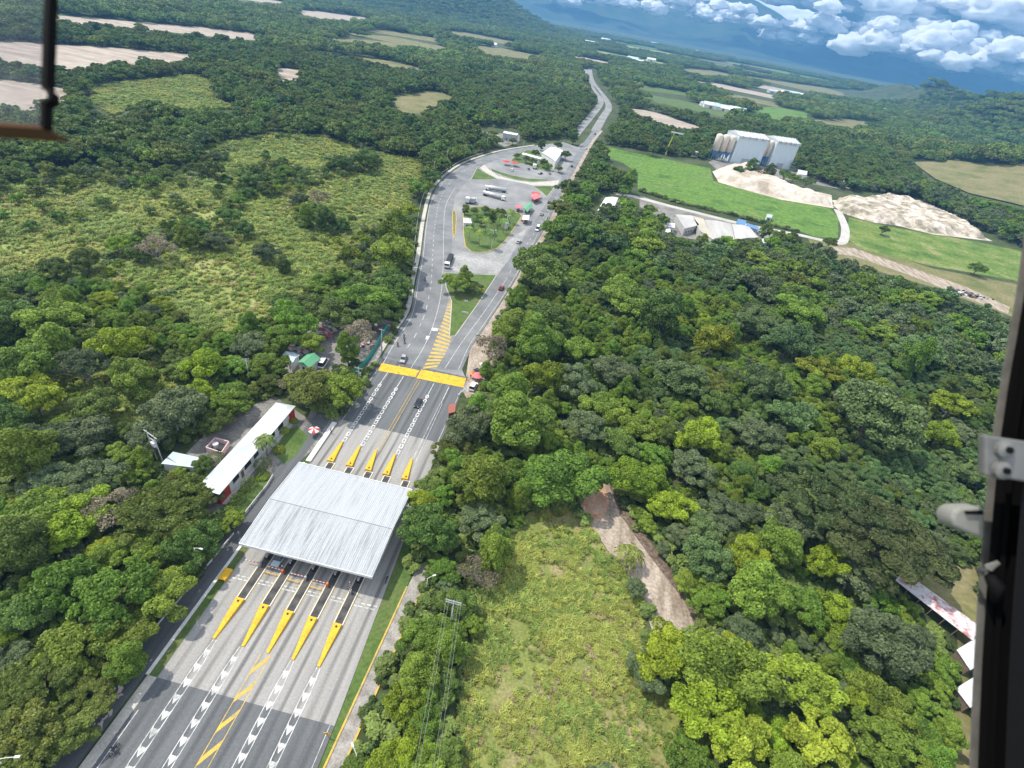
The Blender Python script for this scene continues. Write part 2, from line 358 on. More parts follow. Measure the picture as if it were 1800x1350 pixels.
DRYS = [[(1420, 418), (1490, 424), (1640, 472), (1780, 498), (1900, 540), (1900, 600), (1765, 552), (1640, 505), (1520, 470), (1430, 445)],
        [(1600, 292), (1660, 296), (1720, 315), (1800, 332), (1900, 360), (1800, 372), (1700, 345), (1640, 320)],
        [(820, 78), (880, 84), (960, 100), (930, 104), (850, 95)], [(565, 66), (640, 70), (745, 80), (690, 83), (600, 76)],
        [(1290, 130), (1420, 150), (1500, 160), (1620, 186), (1540, 178), (1420, 160)], [(1180, 118), (1260, 124), (1300, 136), (1240, 134)],
        [(690, 168), (760, 160), (800, 170), (740, 200), (700, 196)], [(1420, 212), (1480, 208), (1560, 216), (1500, 226)]]
for k, f in enumerate(DRYS):
    o = sheet('dry_pasture', f, .025, m_dry)
    if k == 1:                                        # lies on the hillside: draped over the relief
        bm = bmesh.new(); bm.from_mesh(o.data)
        for _ in range(4): bmesh.ops.subdivide_edges(bm, edges=bm.edges[:], cuts=1, use_grid_fill=True)
        for w in bm.verts: w.co.z = terrain(w.co.x, w.co.y) + 1.2
        bm.to_mesh(o.data); bm.free()
SAND = [zoom(1040, 200, 3.913, [(845, 400), (1000, 430), (1300, 470), (1650, 560), (1660, 650), (1300, 590), (1000, 510), (870, 470)]), [(1462, 352), (1500, 352), (1600, 360), (1690, 398), (1745, 424), (1640, 412), (1540, 388), (1480, 372)]]
sheet('quarry_floor', SAND[0], .04, m_sand); sheet('quarry_floor', SAND[1], .04, m_sand)
TALL = [(780, 1420), (800, 1300), (812, 1200), (832, 1110), (858, 1020), (890, 945), (930, 900), (1000, 890), (1040, 930), (1080, 985), (1130, 1040), (1128, 1120), (1180, 1230), (1260, 1420)]
sheet('grass_field', TALL, .02, m_tall)
TRACK = [(1012, 850), (1060, 838), (1082, 850), (1100, 905), (1150, 970), (1215, 1055), (1240, 1120), (1150, 1120), (1130, 1058), (1080, 985), (1040, 925), (1022, 890)]
sheet('dirt_track', TRACK, .03, m_dirt)
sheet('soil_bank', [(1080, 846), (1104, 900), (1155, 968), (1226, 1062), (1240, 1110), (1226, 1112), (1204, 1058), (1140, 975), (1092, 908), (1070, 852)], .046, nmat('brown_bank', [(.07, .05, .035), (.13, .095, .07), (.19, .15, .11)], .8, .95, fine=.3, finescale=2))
sheet('dirt_path', [(180, 492), (205, 470), (246, 452), (262, 450), (240, 468), (205, 488), (188, 498)], .035, m_gravel)
sheet('bare_soil', [(615, 392), (640, 388), (672, 396), (668, 402), (640, 400)], .035, m_dirt)
sheet('red_soil', [(1018, 850), (1058, 840), (1072, 880), (1060, 915), (1036, 915), (1022, 885)], .045, m_redd)
sheet('dirt_road', [(1428, 432), (1500, 436), (1600, 470), (1700, 505), (1775, 540), (1772, 552), (1690, 520), (1600, 484), (1500, 450), (1430, 442)], .04, m_dirt)
CORNER = [(1582, 1010), (1720, 990), (1720, 1420), (1600, 1420), (1660, 1330), (1690, 1200), (1680, 1100), (1640, 1050)]
sheet('farm_yard', CORNER, .02, m_dry)
PALE = smooth_line([G(*q) for q in zoom(1040, 200, 3.913, [(150, 545), (300, 572), (560, 640), (800, 700), (1000, 750), (1200, 792), (1420, 832), (1600, 872), (1720, 885), (1745, 800), (1720, 720), (1690, 660)])], 5)
b = MB(); add_ribbon(b, PALE, -3, 3, .05); tag(b.build('gravel_road', m_pale), kind='structure')
b = MB(); add_ribbon(b, smooth_line([G(*q) for q in [(1128, 372), (1120, 388), (1132, 408), (1162, 424)]], 5), -1.6, 1.6, .05); tag(b.build('gravel_path', m_pale), kind='structure')
sheet('works_yard', [(1245, 285), (1300, 262), (1310, 290), (1390, 296), (1440, 300), (1500, 322), (1490, 335), (1400, 318), (1290, 300), (1262, 300)], .03, m_gravel)
sheet('works_yard', zoom(1040, 200, 3.913, [(330, 560), (560, 640), (1180, 790), (1300, 850), (1150, 880), (800, 880), (480, 830), (440, 700), (330, 640)]), .025, m_gravel)
sheet('gravel_yard', zoom(*Z1A, [(300, 190), (380, 130), (500, 160), (640, 175), (840, 190), (840, 260), (700, 300), (560, 215), (420, 215)]), .03, m_gravel)
YARD = [(498, 655), (515, 612), (560, 560), (600, 545), (690, 565), (668, 630), (640, 690), (600, 745), (540, 735), (560, 690)]
sheet('bare_yard', YARD, .03, m_gravel)
sheet('compound_yard', [(318, 806), (372, 752), (480, 695), (540, 735), (600, 745), (592, 752), (500, 836), (440, 905), (395, 935), (350, 905), (362, 850)], .04, m_gravel)
sheet('lawn', [(482, 800), (500, 760), (522, 748), (542, 768), (520, 802), (500, 815)], .058, m_lawn)
sheet('lawn', [(378, 905), (425, 855), (455, 830), (478, 838), (440, 892), (400, 930)], .057, m_lawn)

# ------------------------------------------------------------------ roads
LEFT_L = [(657, 650), (690, 597), (723, 547), (732, 493), (741, 450), (748, 394), (757, 350), (766, 330), (785, 309), (814, 289), (847, 276), (886, 265), (942, 256)]
LEFT_R = [(756, 650), (772, 590), (786, 534), (790, 500), (794, 453), (795, 400), (795, 375), (800, 345), (818, 322), (850, 290), (894, 273), (944, 260)]
RIGHT_L = [(766, 650), (800, 592), (842, 533), (875, 483), (895, 457), (937, 394), (964, 352), (993, 303), (1022, 256), (1042, 229)]
RIGHT_R = [(812, 650), (832, 604), (862, 560), (908, 488), (922, 455), (950, 414), (985, 346), (1011, 297), (1038, 250), (1055, 229)]
sheet('junction_pavement', [(640, 690)] + LEFT_L + [(990, 250), (1015, 258)] + [(1055, 229)] + RIGHT_R[-2::-1] + [(822, 672), (818, 690)], .05, m_lot)
sheet('slip_road', LEFT_L + LEFT_R[::-1], .06, m_road)
sheet('highway', RIGHT_L + RIGHT_R[::-1], .065, m_road)
FARR = smooth_line([G(*q) for q in [(1046, 231), (1062, 203), (1070, 190), (1066, 176), (1052, 158), (1042, 144), (1038, 132), (1037, 122)]], 5)
FARL = smooth_line([G(*q) for q in [(1010, 238), (1024, 222), (1040, 203), (1052, 188), (1056, 176), (1046, 158), (1035, 145), (1031, 132), (1030, 122)]], 5)
b = MB(); add_ribbon(b, FARR, -4.8, 4.8, .06); add_ribbon(b, FARL, -4.4, 4.4, .06); tag(b.build('far_highway', m_lot), kind='structure')
sheet_world('near_asphalt', [(-53.4, -20), (-21, -20), (-21.4, 31), (-53.2, 31)], .06, m_asph)
sheet_world('toll_slab', [(-53.2, 31), (-21.4, 31), (-22.6, 60), (-24.4, 101.5), (-53.6, 101.5)], .06, m_conc)
sheet_world('plaza_asphalt', [(-53.6, 101.5), (-24.4, 101.5), (-24.8, 134), (-54.6, 134)], .063, m_asph)
sheet_world('hard_shoulder', [(-55.4, -20), (-53.4, -20), (-53.2, 31), (-54.9, 31)], .05, m_walk)
sheet_world('service_road', [(-60.4, -20), (-55.4, -20), (-55.3, 62), (-56.2, 108), (-58.5, 122), (-61.5, 122), (-61, 108), (-59.6, 62)], .05, m_asph2)
sheet_world('verge', [(-54.9, 31), (-53.3, 31), (-53.0, 62), (-53.3, 84), (-54.6, 84), (-55.0, 62)], .055, m_lawn)
sheet_world('verge', [(-20.9, -20), (-18, -20), (-20.5, 25.4), (-18.6, 58), (-19.4, 72), (-24.2, 84), (-22.6, 60), (-21.3, 31)][0:1] + [(-20.6, -20), (-20.4, 25), (-18.5, 58), (-18.8, 72), (-23.4, 84), (-22.55, 60), (-21.3, 31), (-20.9, 0)], .055, m_lawn)
sheet_world('access_lane', [(-20.3, -20), (-17.6, -20), (-17.7, 25), (-15.3, 58), (-15.6, 64), (-17.8, 64), (-18.4, 58), (-20.3, 25)], .06, nmat('lane_concrete', [(.20, .185, .165), (.28, .26, .235), (.34, .32, .29)], .5, .9, fine=.2, finescale=3))
b = MB()
for xs in ([(-20.4, -20), (-20.4, 25), (-18.5, 58)], [(-17.6, -20), (-17.7, 25), (-16.4, 43), (-15.3, 58)]):
    add_ribbon(b, xs, -.17, .17, .06, 0, .2)
tag(b.build('yellow_kerb', MAT['yline']), kind='structure')
b = MB(); add_ribbon(b, [(-55.0, 31, 0), (-55.15, 62, 0), (-54.7, 83.5, 0)], -.3, .3, .05, 0, .2)
add_ribbon(b, [(-53.9, 84, 0), (-54.3, 99.5, 0)], -.65, .65, .05, 0, .45)
tag(b.build('kerb_wall', MAT['offwhite']), kind='structure')
LW = [G(*q) for q in LEFT_L]; LWs = smooth_line(LW, 4)
b = MB(); add_ribbon(b, LWs, -2.6, -.7, .05, 0, .17); tag(b.build('pavement', m_walk), kind='structure')
b = MB(); add_ribbon(b, smooth_line([G(*q) for q in RIGHT_R[1:]], 4), .2, 3.2, .055); tag(b.build('dirt_shoulder', nmat('shoulder_dirt', [(.24, .20, .17), (.33, .27, .22), (.40, .35, .30)], .2, .95, fine=.2, finescale=1)), kind='structure')
sheet('dirt_shoulder', [(826, 614), (862, 566), (884, 540), (912, 498), (918, 500), (900, 545), (880, 580), (900, 610), (900, 660), (850, 690), (820, 700), (815, 690)], .045, m_dirt)
# grass islands with a pale kerb round each
ISL = [[(782, 480), (873, 484), (841, 533), (800, 591), (790, 592), (794, 530), (784, 505)],
       zoom(*Z1A, [(330, 930), (336, 1100), (350, 1200), (400, 1243), (460, 1255), (540, 1252), (640, 1215), (720, 1135), (780, 1050), (860, 925), (840, 900), (740, 885), (500, 840), (345, 850)]),
       zoom(*Z1A, [(455, 490), (520, 530), (640, 590), (520, 598), (400, 595)]),
       zoom(*Z1A, [(575, 490), (640, 520), (760, 555), (900, 585), (1100, 595), (1110, 606), (960, 616), (800, 598), (670, 555), (590, 520)]),
       zoom(*Z1A, [(960, 656), (1155, 655), (1130, 700), (1085, 752), (1030, 700)]),
       zoom(*Z1A, [(236, 880), (262, 885), (268, 960), (258, 1080), (248, 1130), (238, 1080), (232, 960)]),
       zoom(*Z1A, [(760, 420), (830, 360), (900, 330), (1010, 330), (1060, 400), (1180, 440), (1120, 520), (1000, 500), (880, 450), (790, 450)])]
for i, q in enumerate(ISL):
    w = [G(*p) for p in q]; cx = sum(p.x for p in w) / len(w); cy = sum(p.y for p in w) / len(w)
    ring = MB(); ww = w + [w[0]]
    for a, c in zip(ww, ww[1:]): add_ribbon(ring, [(a.x, a.y), (c.x, c.y)], -.16, .16, .05, 0, .19 + .002 * i)
    tag(ring.build('kerb', MAT['yline'] if i in (1, 5) else m_walk), kind='structure')
    sheet_world('grass_island', w, .17, m_dry if i == 5 else m_lawn)
sheet('crossover_road', [(797, 450), (812, 442), (830, 446), (850, 448), (876, 440), (893, 424), (932, 396), (890, 462), (874, 482), (800, 478), (790, 470)], .062, nmat('worn_asphalt', [(.22, .22, .215), (.28, .28, .27), (.34, .335, .32)], .1, .9, fine=.15, finescale=.8))
sheet('loop_lane', zoom(*Z1A, [(520, 460), (560, 500), (640, 560), (800, 602), (960, 622), (1110, 610), (1200, 600), (1180, 650), (960, 648), (780, 610), (640, 585), (540, 535), (480, 490)]), .062, m_walk)

# ------------------------------------------------------------------ painted markings
W_, Y_ = MB(), MB(); ZM = .07
def line(mb, x, y0, y1, w=.14, x2=None, z=ZM):
    x2 = x if x2 is None else x2
    mb.quad((x - w / 2, y0, z), (x + w / 2, y0, z), (x2 + w / 2, y1, z), (x2 - w / 2, y1, z))
for x in (-48.1, -43.0, -33.2, -28.2):                # near lane dividers: two lines with arrow heads
    top = 38.6
    for s in (-.62, .62): line(W_, x + s, -10, top - 4, .13); 
    for s in (-.62, .62): line(W_, x + s, top - 4, top + .3, .13, x + s * .45)
    y = top - 2.0
    while y > -8:
        for s in (-1, 1):
            W_.quad((x, y - .95, ZM + .004), (x, y - .2, ZM + .004), (x + s * .55, y + .75, ZM + .004), (x + s * .55, y + .1, ZM + .004))
        W_.quad((x - .22, y - .1, ZM + .008), (x + .22, y - .1, ZM + .008), (x + .3, y + .5, ZM + .008), (x - .3, y + .5, ZM + .008))
        y -= 2.56
for s in (-1.0, .85): line(Y_, -38.1 + s, -10, 38.6, .14, -38.1 + s * .95)
y = 38
while y > -8: Y_.quad((-39.05, y - 3.2, ZM + .004), (-39.05, y - 1.9, ZM + .004), (-37.3, y + 1.0, ZM + .004), (-37.3, y - .3, ZM + .004)); y -= 4.55
line(W_, -52.5, -10, 26, .12); line(W_, -22.2, -10, 31, .1)
for x, x2 in ((-48.9, -49.6), (-43.8, -44.3), (-34.0, -34.2), (-29.0, -29.2)):   # far dividers
    for s in (-.5, .5): line(W_, x + s, 92, 118, .11, x2 + s * .6 + .1)
    line(W_, x2, 118, 127, .2)
    if x != -29.0:
        y = 94.5; k = 0
        while y < 120:
            xx = x + (x2 - x) * (y - 92) / 35; r0 = .55
            for a in range(8):
                a0, a1 = 2 * math.pi * a / 8, 2 * math.pi * (a + 1) / 8
                W_.quad((xx + r0 * math.cos(a0), y + 1.0 * math.sin(a0), ZM + .004), (xx + r0 * math.cos(a1), y + 1.0 * math.sin(a1), ZM + .004), (xx + .28 * math.cos(a1), y + .6 * math.sin(a1), ZM + .004), (xx + .28 * math.cos(a0), y + .6 * math.sin(a0), ZM + .004))
            y += 2.3
for s in (-.55, .35): line(Y_, -39.0 + s, 93, 127, .13)
line(W_, -53.0, 101, 127, .13, -53.2); line(W_, -25.2, 101, 127, .12)
pl = [(-52.9, 50.6), (-22.4, 51.5)]
x = -52.6
while x < -22.6:                                      # pale chequered band across the lanes
    yy = 50.6 + (x + 52.9) * .03
    W_.quad((x, yy, ZM + .004), (x + .9, yy + .02, ZM + .004), (x + .9, yy + .24, ZM + .004), (x, yy + .22, ZM + .004))
    W_.quad((x + .35, yy + .7, ZM + .004), (x + 1.2, yy + .72, ZM + .004), (x + 1.2, yy + .94, ZM + .004), (x + .35, yy + .92, ZM + .004)); x += 1.25
def pxline(mb, px, w, dash=None, z=ZM + .004):
    P = smooth_line([G(*q) for q in px], 8)
    if not dash: add_ribbon(mb, P, -w / 2, w / 2, z); return
    acc, on, seg = 0, True, [P[0]]
    L = [P[0]]
    for a, c in zip(P, P[1:]):
        n = max(1, int((c - a).length)); L += [a.lerp(c, (i + 1) / n) for i in range(n)]
    i = 0
    while i < len(L) - 2:
        mb_p = L[i:i + dash[0] + 1]
        if len(mb_p) > 1: add_ribbon(mb, mb_p, -w / 2, w / 2, z)
        i += dash[0] + dash[1]
pxline(W_, [(670, 646), (693, 604), (725, 552), (736, 493), (744, 450), (750, 394), (759, 352), (787, 312), (815, 292), (848, 279)], .16)
pxline(W_, [(700, 648), (712, 618), (730, 590), (746, 554), (753, 526), (758, 496), (761, 440), (764, 400), (774, 350), (796, 316), (830, 292), (870, 278)], .2, (2, 3))
pxline(W_, [(722, 648), (745, 610), (762, 570), (772, 534), (777, 500), (779, 460), (780, 400), (784, 360), (800, 330)], .16)
pxline(W_, [(782, 648), (812, 602), (850, 550), (888, 494)], .16); pxline(W_, [(806, 650), (826, 606), (856, 562), (903, 490), (945, 412), (980, 346)], .14)
pxline(W_, [(888, 494), (910, 456), (945, 400), (975, 350), (1003, 300)], .15, (3, 4))
pxline(Y_, [(802, 589), (842, 530), (876, 480)], .22)
W_.quad(G(760, 576, .08), G(772, 577, .08), G(769, 582, .08), G(757, 581, .08)); W_.quad(G(750, 590, .08), G(756, 591, .08), G(752, 597, .08), G(747, 596, .08))
zl = [G(*q) for q in zoom(700, 430, 5, [(215, 1095), (290, 940), (350, 780), (400, 640), (440, 520), (455, 490)])]
zr = [G(*q) for q in zoom(700, 430, 5, [(330, 1095), (405, 980), (460, 850), (474, 700), (475, 540), (470, 490)])]
def along(P, t):
    t *= len(P) - 1; i = min(int(t), len(P) - 2); return P[i].lerp(P[i + 1], t - i)
for i in range(23):                                   # the yellow hatching before the grass island
    t0, t1 = i / 23, (i + .55) / 23; up = Vector((0, 0, .075))
    a, c = along(zl, t0), along(zl, t1); d, e = along(zr, min(1, t0 + .035)), along(zr, min(1, t1 + .035))
    Y_.quad(a + up, d + up, e + up, c + up)
tag(W_.build('road_marking', MAT['wline']), kind='structure'); tag(Y_.build('yellow_road_marking', MAT['yline']), kind='structure')
m_hump = nmat('hump_paint', [(.14, .12, .08), (.42, .27, .05), (.62, .36, .025), (.66, .40, .03)], .8, .75, lo=.3, hi=.56, detail=9, fine=.2, finescale=5)
for pts, lab in (([(-53.3, 131.2), (-40.6, 131.9), (-40.7, 127.9), (-52.8, 126.9)], 'yellow painted speed hump across the slip road lanes'), ([(-40.2, 132.6), (-25.2, 133.4), (-24.8, 128.2), (-40.2, 127.5)], 'yellow painted speed hump across the lanes beside the roadside stalls')):
    b = MB(); c = [Vector((*q, 0)) for q in pts]
    n = 8
    for i in range(n):
        t0, t1 = i / n, (i + 1) / n
        z0, z1 = .066 + .1 * math.sin(math.pi * t0), .066 + .1 * math.sin(math.pi * t1)
        b.quad(*[q + Vector((0, 0, zz)) for q, zz in ((c[3].lerp(c[0], t0), z0), (c[2].lerp(c[1], t0), z0), (c[2].lerp(c[1], t1), z1), (c[3].lerp(c[0], t1), z1))])
    tag(b.build('speed_hump', m_hump), lab, 'speed hump', 'speed humps before the toll plaza')
# ------------------------------------------------------------------ toll plaza
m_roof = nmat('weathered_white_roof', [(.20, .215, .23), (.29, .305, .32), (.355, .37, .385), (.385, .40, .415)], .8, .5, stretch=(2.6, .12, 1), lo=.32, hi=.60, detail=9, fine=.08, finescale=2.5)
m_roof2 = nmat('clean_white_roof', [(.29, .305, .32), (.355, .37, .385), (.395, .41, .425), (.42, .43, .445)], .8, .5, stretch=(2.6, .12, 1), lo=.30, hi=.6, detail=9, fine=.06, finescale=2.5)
def corrug(name, x0, x1, ya, za, yb, zb, pitch, amp, mat, parent, th=.08):
    b = MB(); n = int((x1 - x0) / pitch)
    for k in range(n):
        a = x0 + k * pitch
        xs = [(a, 0), (a + pitch * .55, 0), (a + pitch * .7, amp), (a + pitch * .85, amp), (a + pitch, 0)]
        for (p, h), (q, g) in zip(xs, xs[1:]):
            b.add([(p, ya, za + h), (q, ya, za + g), (q, yb, zb + g), (p, yb, zb + h)], [(0, 1, 2, 3)])
    b.box(x0, min(ya, yb), 0, x1, max(ya, yb), 0)  if False else None
    b.add([(x0, ya, za - th), (x1, ya, za - th), (x1, yb, zb - th), (x0, yb, zb - th)], [(3, 2, 1, 0)])
    return b.build(name, mat, parent)
tc_ = thing('toll_canopy', 'large white corrugated metal canopy roofing the toll lanes', 'canopy', (-39, 66, 0))
RX0, RX1 = -13.55, 14.25
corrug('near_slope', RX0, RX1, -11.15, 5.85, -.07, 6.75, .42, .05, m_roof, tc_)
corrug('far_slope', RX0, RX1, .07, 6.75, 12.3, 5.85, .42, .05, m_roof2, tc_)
b = MB(); b.box(RX0, -.07, 6.6, RX1, .07, 6.745); b.build('gutter', plain('gutter_metal', (.12, .125, .13), .7), tc_)
for nm, bx in (('fascia', (RX0 - .1, -11.3, 5.3, RX1 + .1, -11.15, 5.98)), ('fascia', (RX0 - .1, 12.3, 5.3, RX1 + .1, 12.45, 5.98))):
    b = MB(); b.box(*bx); b.build(nm, MAT['white'], tc_)
for x in (RX0 - .1, RX1):
    b = MB(); b.add([(x + dx, y, z) for dx in (0, .1) for y, z in ((-11.15, 5.3), (12.3, 5.3), (12.3, 5.98), (.25, 6.86), (-.25, 6.86), (-11.15, 5.98))],
          [(5, 4, 3, 2, 1, 0), (6, 7, 8, 9, 10, 11)] + [(i, (i + 1) % 6, 6 + (i + 1) % 6, 6 + i) for i in range(6)])
    b.build('gable', MAT['white'], tc_)
b = MB()
for y in (-8, -4, 4, 8): b.box(RX0, y - .12, 5.4, RX1, y + .12, 5.7)
b.build('truss', MAT['grey'], tc_)
IX = (-48.3, -43.2, -38.2, -33.4, -28.4)
for x in IX:
    for y in (-7.2, 8.2):
        b = MB(); b.tube([(x + 39, y, .2), (x + 39, y, 5.7)], .2, 10); b.build('column', MAT['white'], tc_, smooth=True)
ordn = ('first', 'second', 'third', 'fourth', 'fifth')
m_slab = nmat('island_top', [(.045, .042, .04), (.075, .07, .065), (.10, .095, .085)], .8, .9, fine=.2, finescale=4)
def nose(y_tip, y_wide, x, x_tip):
    b = MB(); s = 1 if y_wide > y_tip else -1
    vs = [(x - .88, y_wide, .05), (x + .88, y_wide, .05), (x_tip + .3, y_tip, .05), (x_tip - .3, y_tip, .05),
          (x - .82, y_wide, .72), (x + .82, y_wide, .72), (x_tip + .24, y_tip, .3), (x_tip - .24, y_tip, .3)]
    fs = [(0, 1, 5, 4), (1, 2, 6, 5), (2, 3, 7, 6), (3, 0, 4, 7), (4, 5, 6, 7)]
    if s > 0: fs = [f[::-1] for f in fs]
    return b.add(vs, fs)
for i, x in enumerate(IX):
    t = thing('toll_island', f'long narrow toll island with yellow wedge ends, {ordn[i]} from the service road', 'toll island', (x, 66, 0), group='toll islands between the lanes')
    xn = {0: -48.4, 1: -42.75, 2: -38.0, 3: -33.2, 4: -28.3}[i]
    nb = nose(39.0, 47, 0, xn - x); nb.v = [(a, c - 66, d) for a, c, d in nb.v]; nn = nb.build('crash_nose', MAT['yellow'], t, bevel=.05)
    nb = nose(93.3, 85.5, 0, (-48.7, -43.7, -39.1, -33.9, -29.1)[i] - x); nb.v = [(a - (.45, .5, .5, .55, .6)[i], c - 66, d) for a, c, d in nb.v]
    nf = nb.build('crash_nose', MAT['yellow'], t, bevel=.05)
    for par, y, dx in ((nn, -19.7, 0), (nf, 20.3, -.5)):
        b = MB(); b.tube([(dx, y, .6), (dx, y, .82)], .2, 10); b.build('lamp_dome', MAT['dark'], par)
    b = MB(); b.box(-.95, -19, .05, .95, 19.5, .26); b.build('kerb_base', MAT['offwhite'], t)
    b = MB(); b.box(-.75, -18.8, .265, .75, 19.3, .272); b.build('slab_top', m_slab, t)
    b = MB()
    for s in (-1.12, 1.12): b.box(s - .05, -19, .06, s + .05, 19.5, .09)
    b.build('edge_line', MAT['yline'], t)
    k = thing('toll_booth', f'small glazed toll booth under the canopy on the {ordn[i]} island from the service road', 'booth', (x, 60.4, .272), group='toll booths under the canopy')
    b = MB(); b.box(-.7, -1.6, 0, .7, 1.6, 1.0); b.build('wall', MAT['white'], k)
    b = MB(); b.box(-.66, -1.56, 1.0, .66, 1.56, 2.05); b.build('window', MAT['glass'], k)
    b = MB(); b.box(-.85, -1.8, 2.05, .85, 1.8, 2.25); b.build('roof', MAT['grey'], k)
    # barrier gate
    g = thing('barrier_gate', f'red and white barrier arm beside the {ordn[i]} toll island from the service road', 'barrier', (x - .45, 54.4 - .2 * i, .272), group='barrier gates at the canopy edge')
    b = MB(); b.box(-.2, -.25, 0, .2, .25, 1.05); b.build('post', MAT['orange'] if i % 2 else MAT['grey'], g)
    up = i > 3
    def arm_piece(x0, x1, gr, nm, mt, par):
        mm = MB(); mm.box(-x1, -.06 - gr, .85 - gr, -x0, .06 + gr, .97 + gr)
        if up: mm.v = [(z - .9, y, .9 - xx) for xx, y, z in mm.v]
        return mm.build(nm, mt, par)
    arm = arm_piece(.2, 3.1, 0, 'arm', MAT['white'], g)
    for q in range(4): arm_piece(.2 + q * .72, .56 + q * .72, .004, 'red_band', MAT['red'], arm)
    e = thing('lane_terminal', f'dark card terminal standing on the {ordn[i]} toll island from the service road', 'terminal', (x + .2, 56.2, .272), group='terminals on the islands')
    b = MB(); b.box(-.25, -.3, 0, .25, .3, 1.5); b.build('cabinet', MAT['dark'], e); b = MB(); b.box(-.2, -.31, 1.0, .2, -.3, 1.35); b.build('screen', MAT['bluer'], e)
    b = MB(); b.box(-.3, -.35, 1.5, .3, .35, 1.58); b.build('hood', MAT['grey'], e)
for i, x in enumerate((-45.7, -40.7, -35.9)):
    t = thing('height_bar', f'low yellow bar across the lane beyond the {ordn[i + 0]} barrier gate', 'barrier', (x, 53.2 - .3 * i, 0), group='low yellow lane bars')
    b = MB(); b.box(-1.3, -.06, .6, 1.3, .06, .72); b.build('bar', MAT['yellow'], t)
    for s in (-1.25, 1.25):
        b = MB(); b.box(s - .06, -.08, .06, s + .06, .08, .6); b.build('post', MAT['yellow'], t)
t = thing('crash_cushion', 'small yellow crash block at the lane edge beside the grass verge', 'crash block', (*G(397, 1012)[:2], .05))
b = MB(); b.box(-.8, -1.3, 0, .8, 1.3, .7); b.build('body', MAT['yellow'], t, bevel=.1); b = MB(); b.box(-.6, -1.31, .2, .6, -1.3, .5); b.build('stripe', MAT['dark'], t)
def road_sign(loc, label, diamond=True, mat='yellow', h=2.2, name='road_sign', sz=.45):
    t = thing(name, label, 'sign', loc, rz=0)
    b = MB(); b.tube([(0, 0, 0), (0, 0, h)], .05, 6); b.build('post', MAT['grey'], t)
    b = MB()
    if diamond: b.add([(0, -.08, h - .6), (sz, -.08, h), (0, -.08, h + .6), (-sz, -.08, h), (0, -.03, h - .6), (sz, -.03, h), (0, -.03, h + .6), (-sz, -.03, h)], [(0, 1, 2, 3), (7, 6, 5, 4), (0, 4, 5, 1), (1, 5, 6, 2), (2, 6, 7, 3), (3, 7, 4, 0)])
    else: b.box(-sz * 1.6, -.08, h - .5, sz * 1.6, -.03, h + .5)
    b.build('panel', MAT[mat], t); return t
road_sign(G(577, 1296), 'small yellow diamond road sign on the verge by the toll slab end', h=1.6, sz=.7)

# ------------------------------------------------------------------ buildings
def hut(name, cat, label, roof_px, z, wall, roof, rise=0.0, inset=.4, extra=None, doors=1):
    P = [G(u, v, z) for u, v in roof_px]; c = sum(P, Vector()) / len(P)
    t = thing(name, label, cat, (c.x, c.y, 0.02))
    L = [p - Vector((c.x, c.y, 0)) for p in P]
    W = [p * (1 - inset / max(1, p.to_2d().length)) for p in L]
    b = MB(); b.prism([(p.x, p.y) for p in W], 0, z - .18); b.build('wall', wall, t)
    b = MB(); q = [(p.x, p.y) for p in L]
    if rise and len(q) == 4:                          # ridge along the longer side
        if (L[1] - L[0]).length < (L[2] - L[1]).length: q = q[1:] + q[:1]
        A, B, Cc, D = [Vector(p) for p in q]; m0, m1 = (A + D) / 2, (B + Cc) / 2
        vs = [(*A, z - .15), (*B, z - .15), (*Cc, z - .15), (*D, z - .15), (*m0, z + rise), (*m1, z + rise)]
        b.add(vs, [(0, 1, 5, 4), (2, 3, 4, 5), (3, 0, 4), (1, 2, 5), (3, 2, 1, 0)])
        b.v = [v for v in b.v]
    else: b.prism(q, z - .16, z)
    b.build('roof', roof, t)
    # a door and windows on the wall edge that faces the camera
    n = len(W); best = min(range(n), key=lambda i: ((W[i] + W[(i + 1) % n]) / 2).y)
    a, d = W[best], W[(best + 1) % n]; e = (d - a); e.z = 0; ln = e.length; e.normalize(); nn = Vector((e.y, -e.x, 0))
    if nn.y > 0: nn = -nn
    def plate(nm, s0, s1, z0, z1, m):
        b = MB(); p0, p1 = a + e * s0, a + e * s1; o = nn * .03
        b.add([(p.x + o2.x, p.y + o2.y, zz) for o2 in (nn * -.05, o) for p, zz in ((p0, z0), (p1, z0), (p1, z1), (p0, z1))], [(0, 1, 2, 3), (7, 6, 5, 4), (0, 4, 5, 1), (1, 5, 6, 2), (2, 6, 7, 3), (3, 7, 4, 0)]); b.build(nm, m, t)
    if doors and ln > 3:
        plate('door', ln * .15, ln * .15 + 1.1, .05, min(2.1, z - .5), MAT['wood'])
        for k in range(int(max(1, min(4, (ln - 3) // 4)))): plate('window', ln * .4 + k * 3, ln * .4 + k * 3 + 1.3, 1.0, min(2.1, z - .5), MAT['glass'])
    return t
# long office building beside the service road
t = thing('toll_office', 'long low office with pale flat roof and red end walls along the compound', 'building', (-67.2, 82, .04))
b = MB(); b.add([(-2.75, -16.2, 4.35), (2.6, -16.3, 4.05), (2.6, 16.3, 4.05), (-2.6, 15.6, 4.35)] + [(-2.75, -16.2, 4.5), (2.6, -16.3, 4.2), (2.6, 16.3, 4.2), (-2.6, 15.6, 4.5)], [(3, 2, 1, 0), (4, 5, 6, 7), (0, 1, 5, 4), (1, 2, 6, 5), (2, 3, 7, 6), (3, 0, 4, 7)])
m_or = nmat('pale_flat_roof', [(.36, .385, .38), (.48, .50, .49), (.56, .57, .56)], .15, .6, fine=.07, finescale=2)
b.build('roof', m_or, t)
b = MB(); b.box(-2.3, -15.6, 0, 1.7, 15.4, 4.03); b.build('wall', MAT['offwhite'], t)
b = MB(); b.box(1.7, -15.7, 0, 1.95, -12.2, 4.0); b.build('red_wall', MAT['redwall'], t)
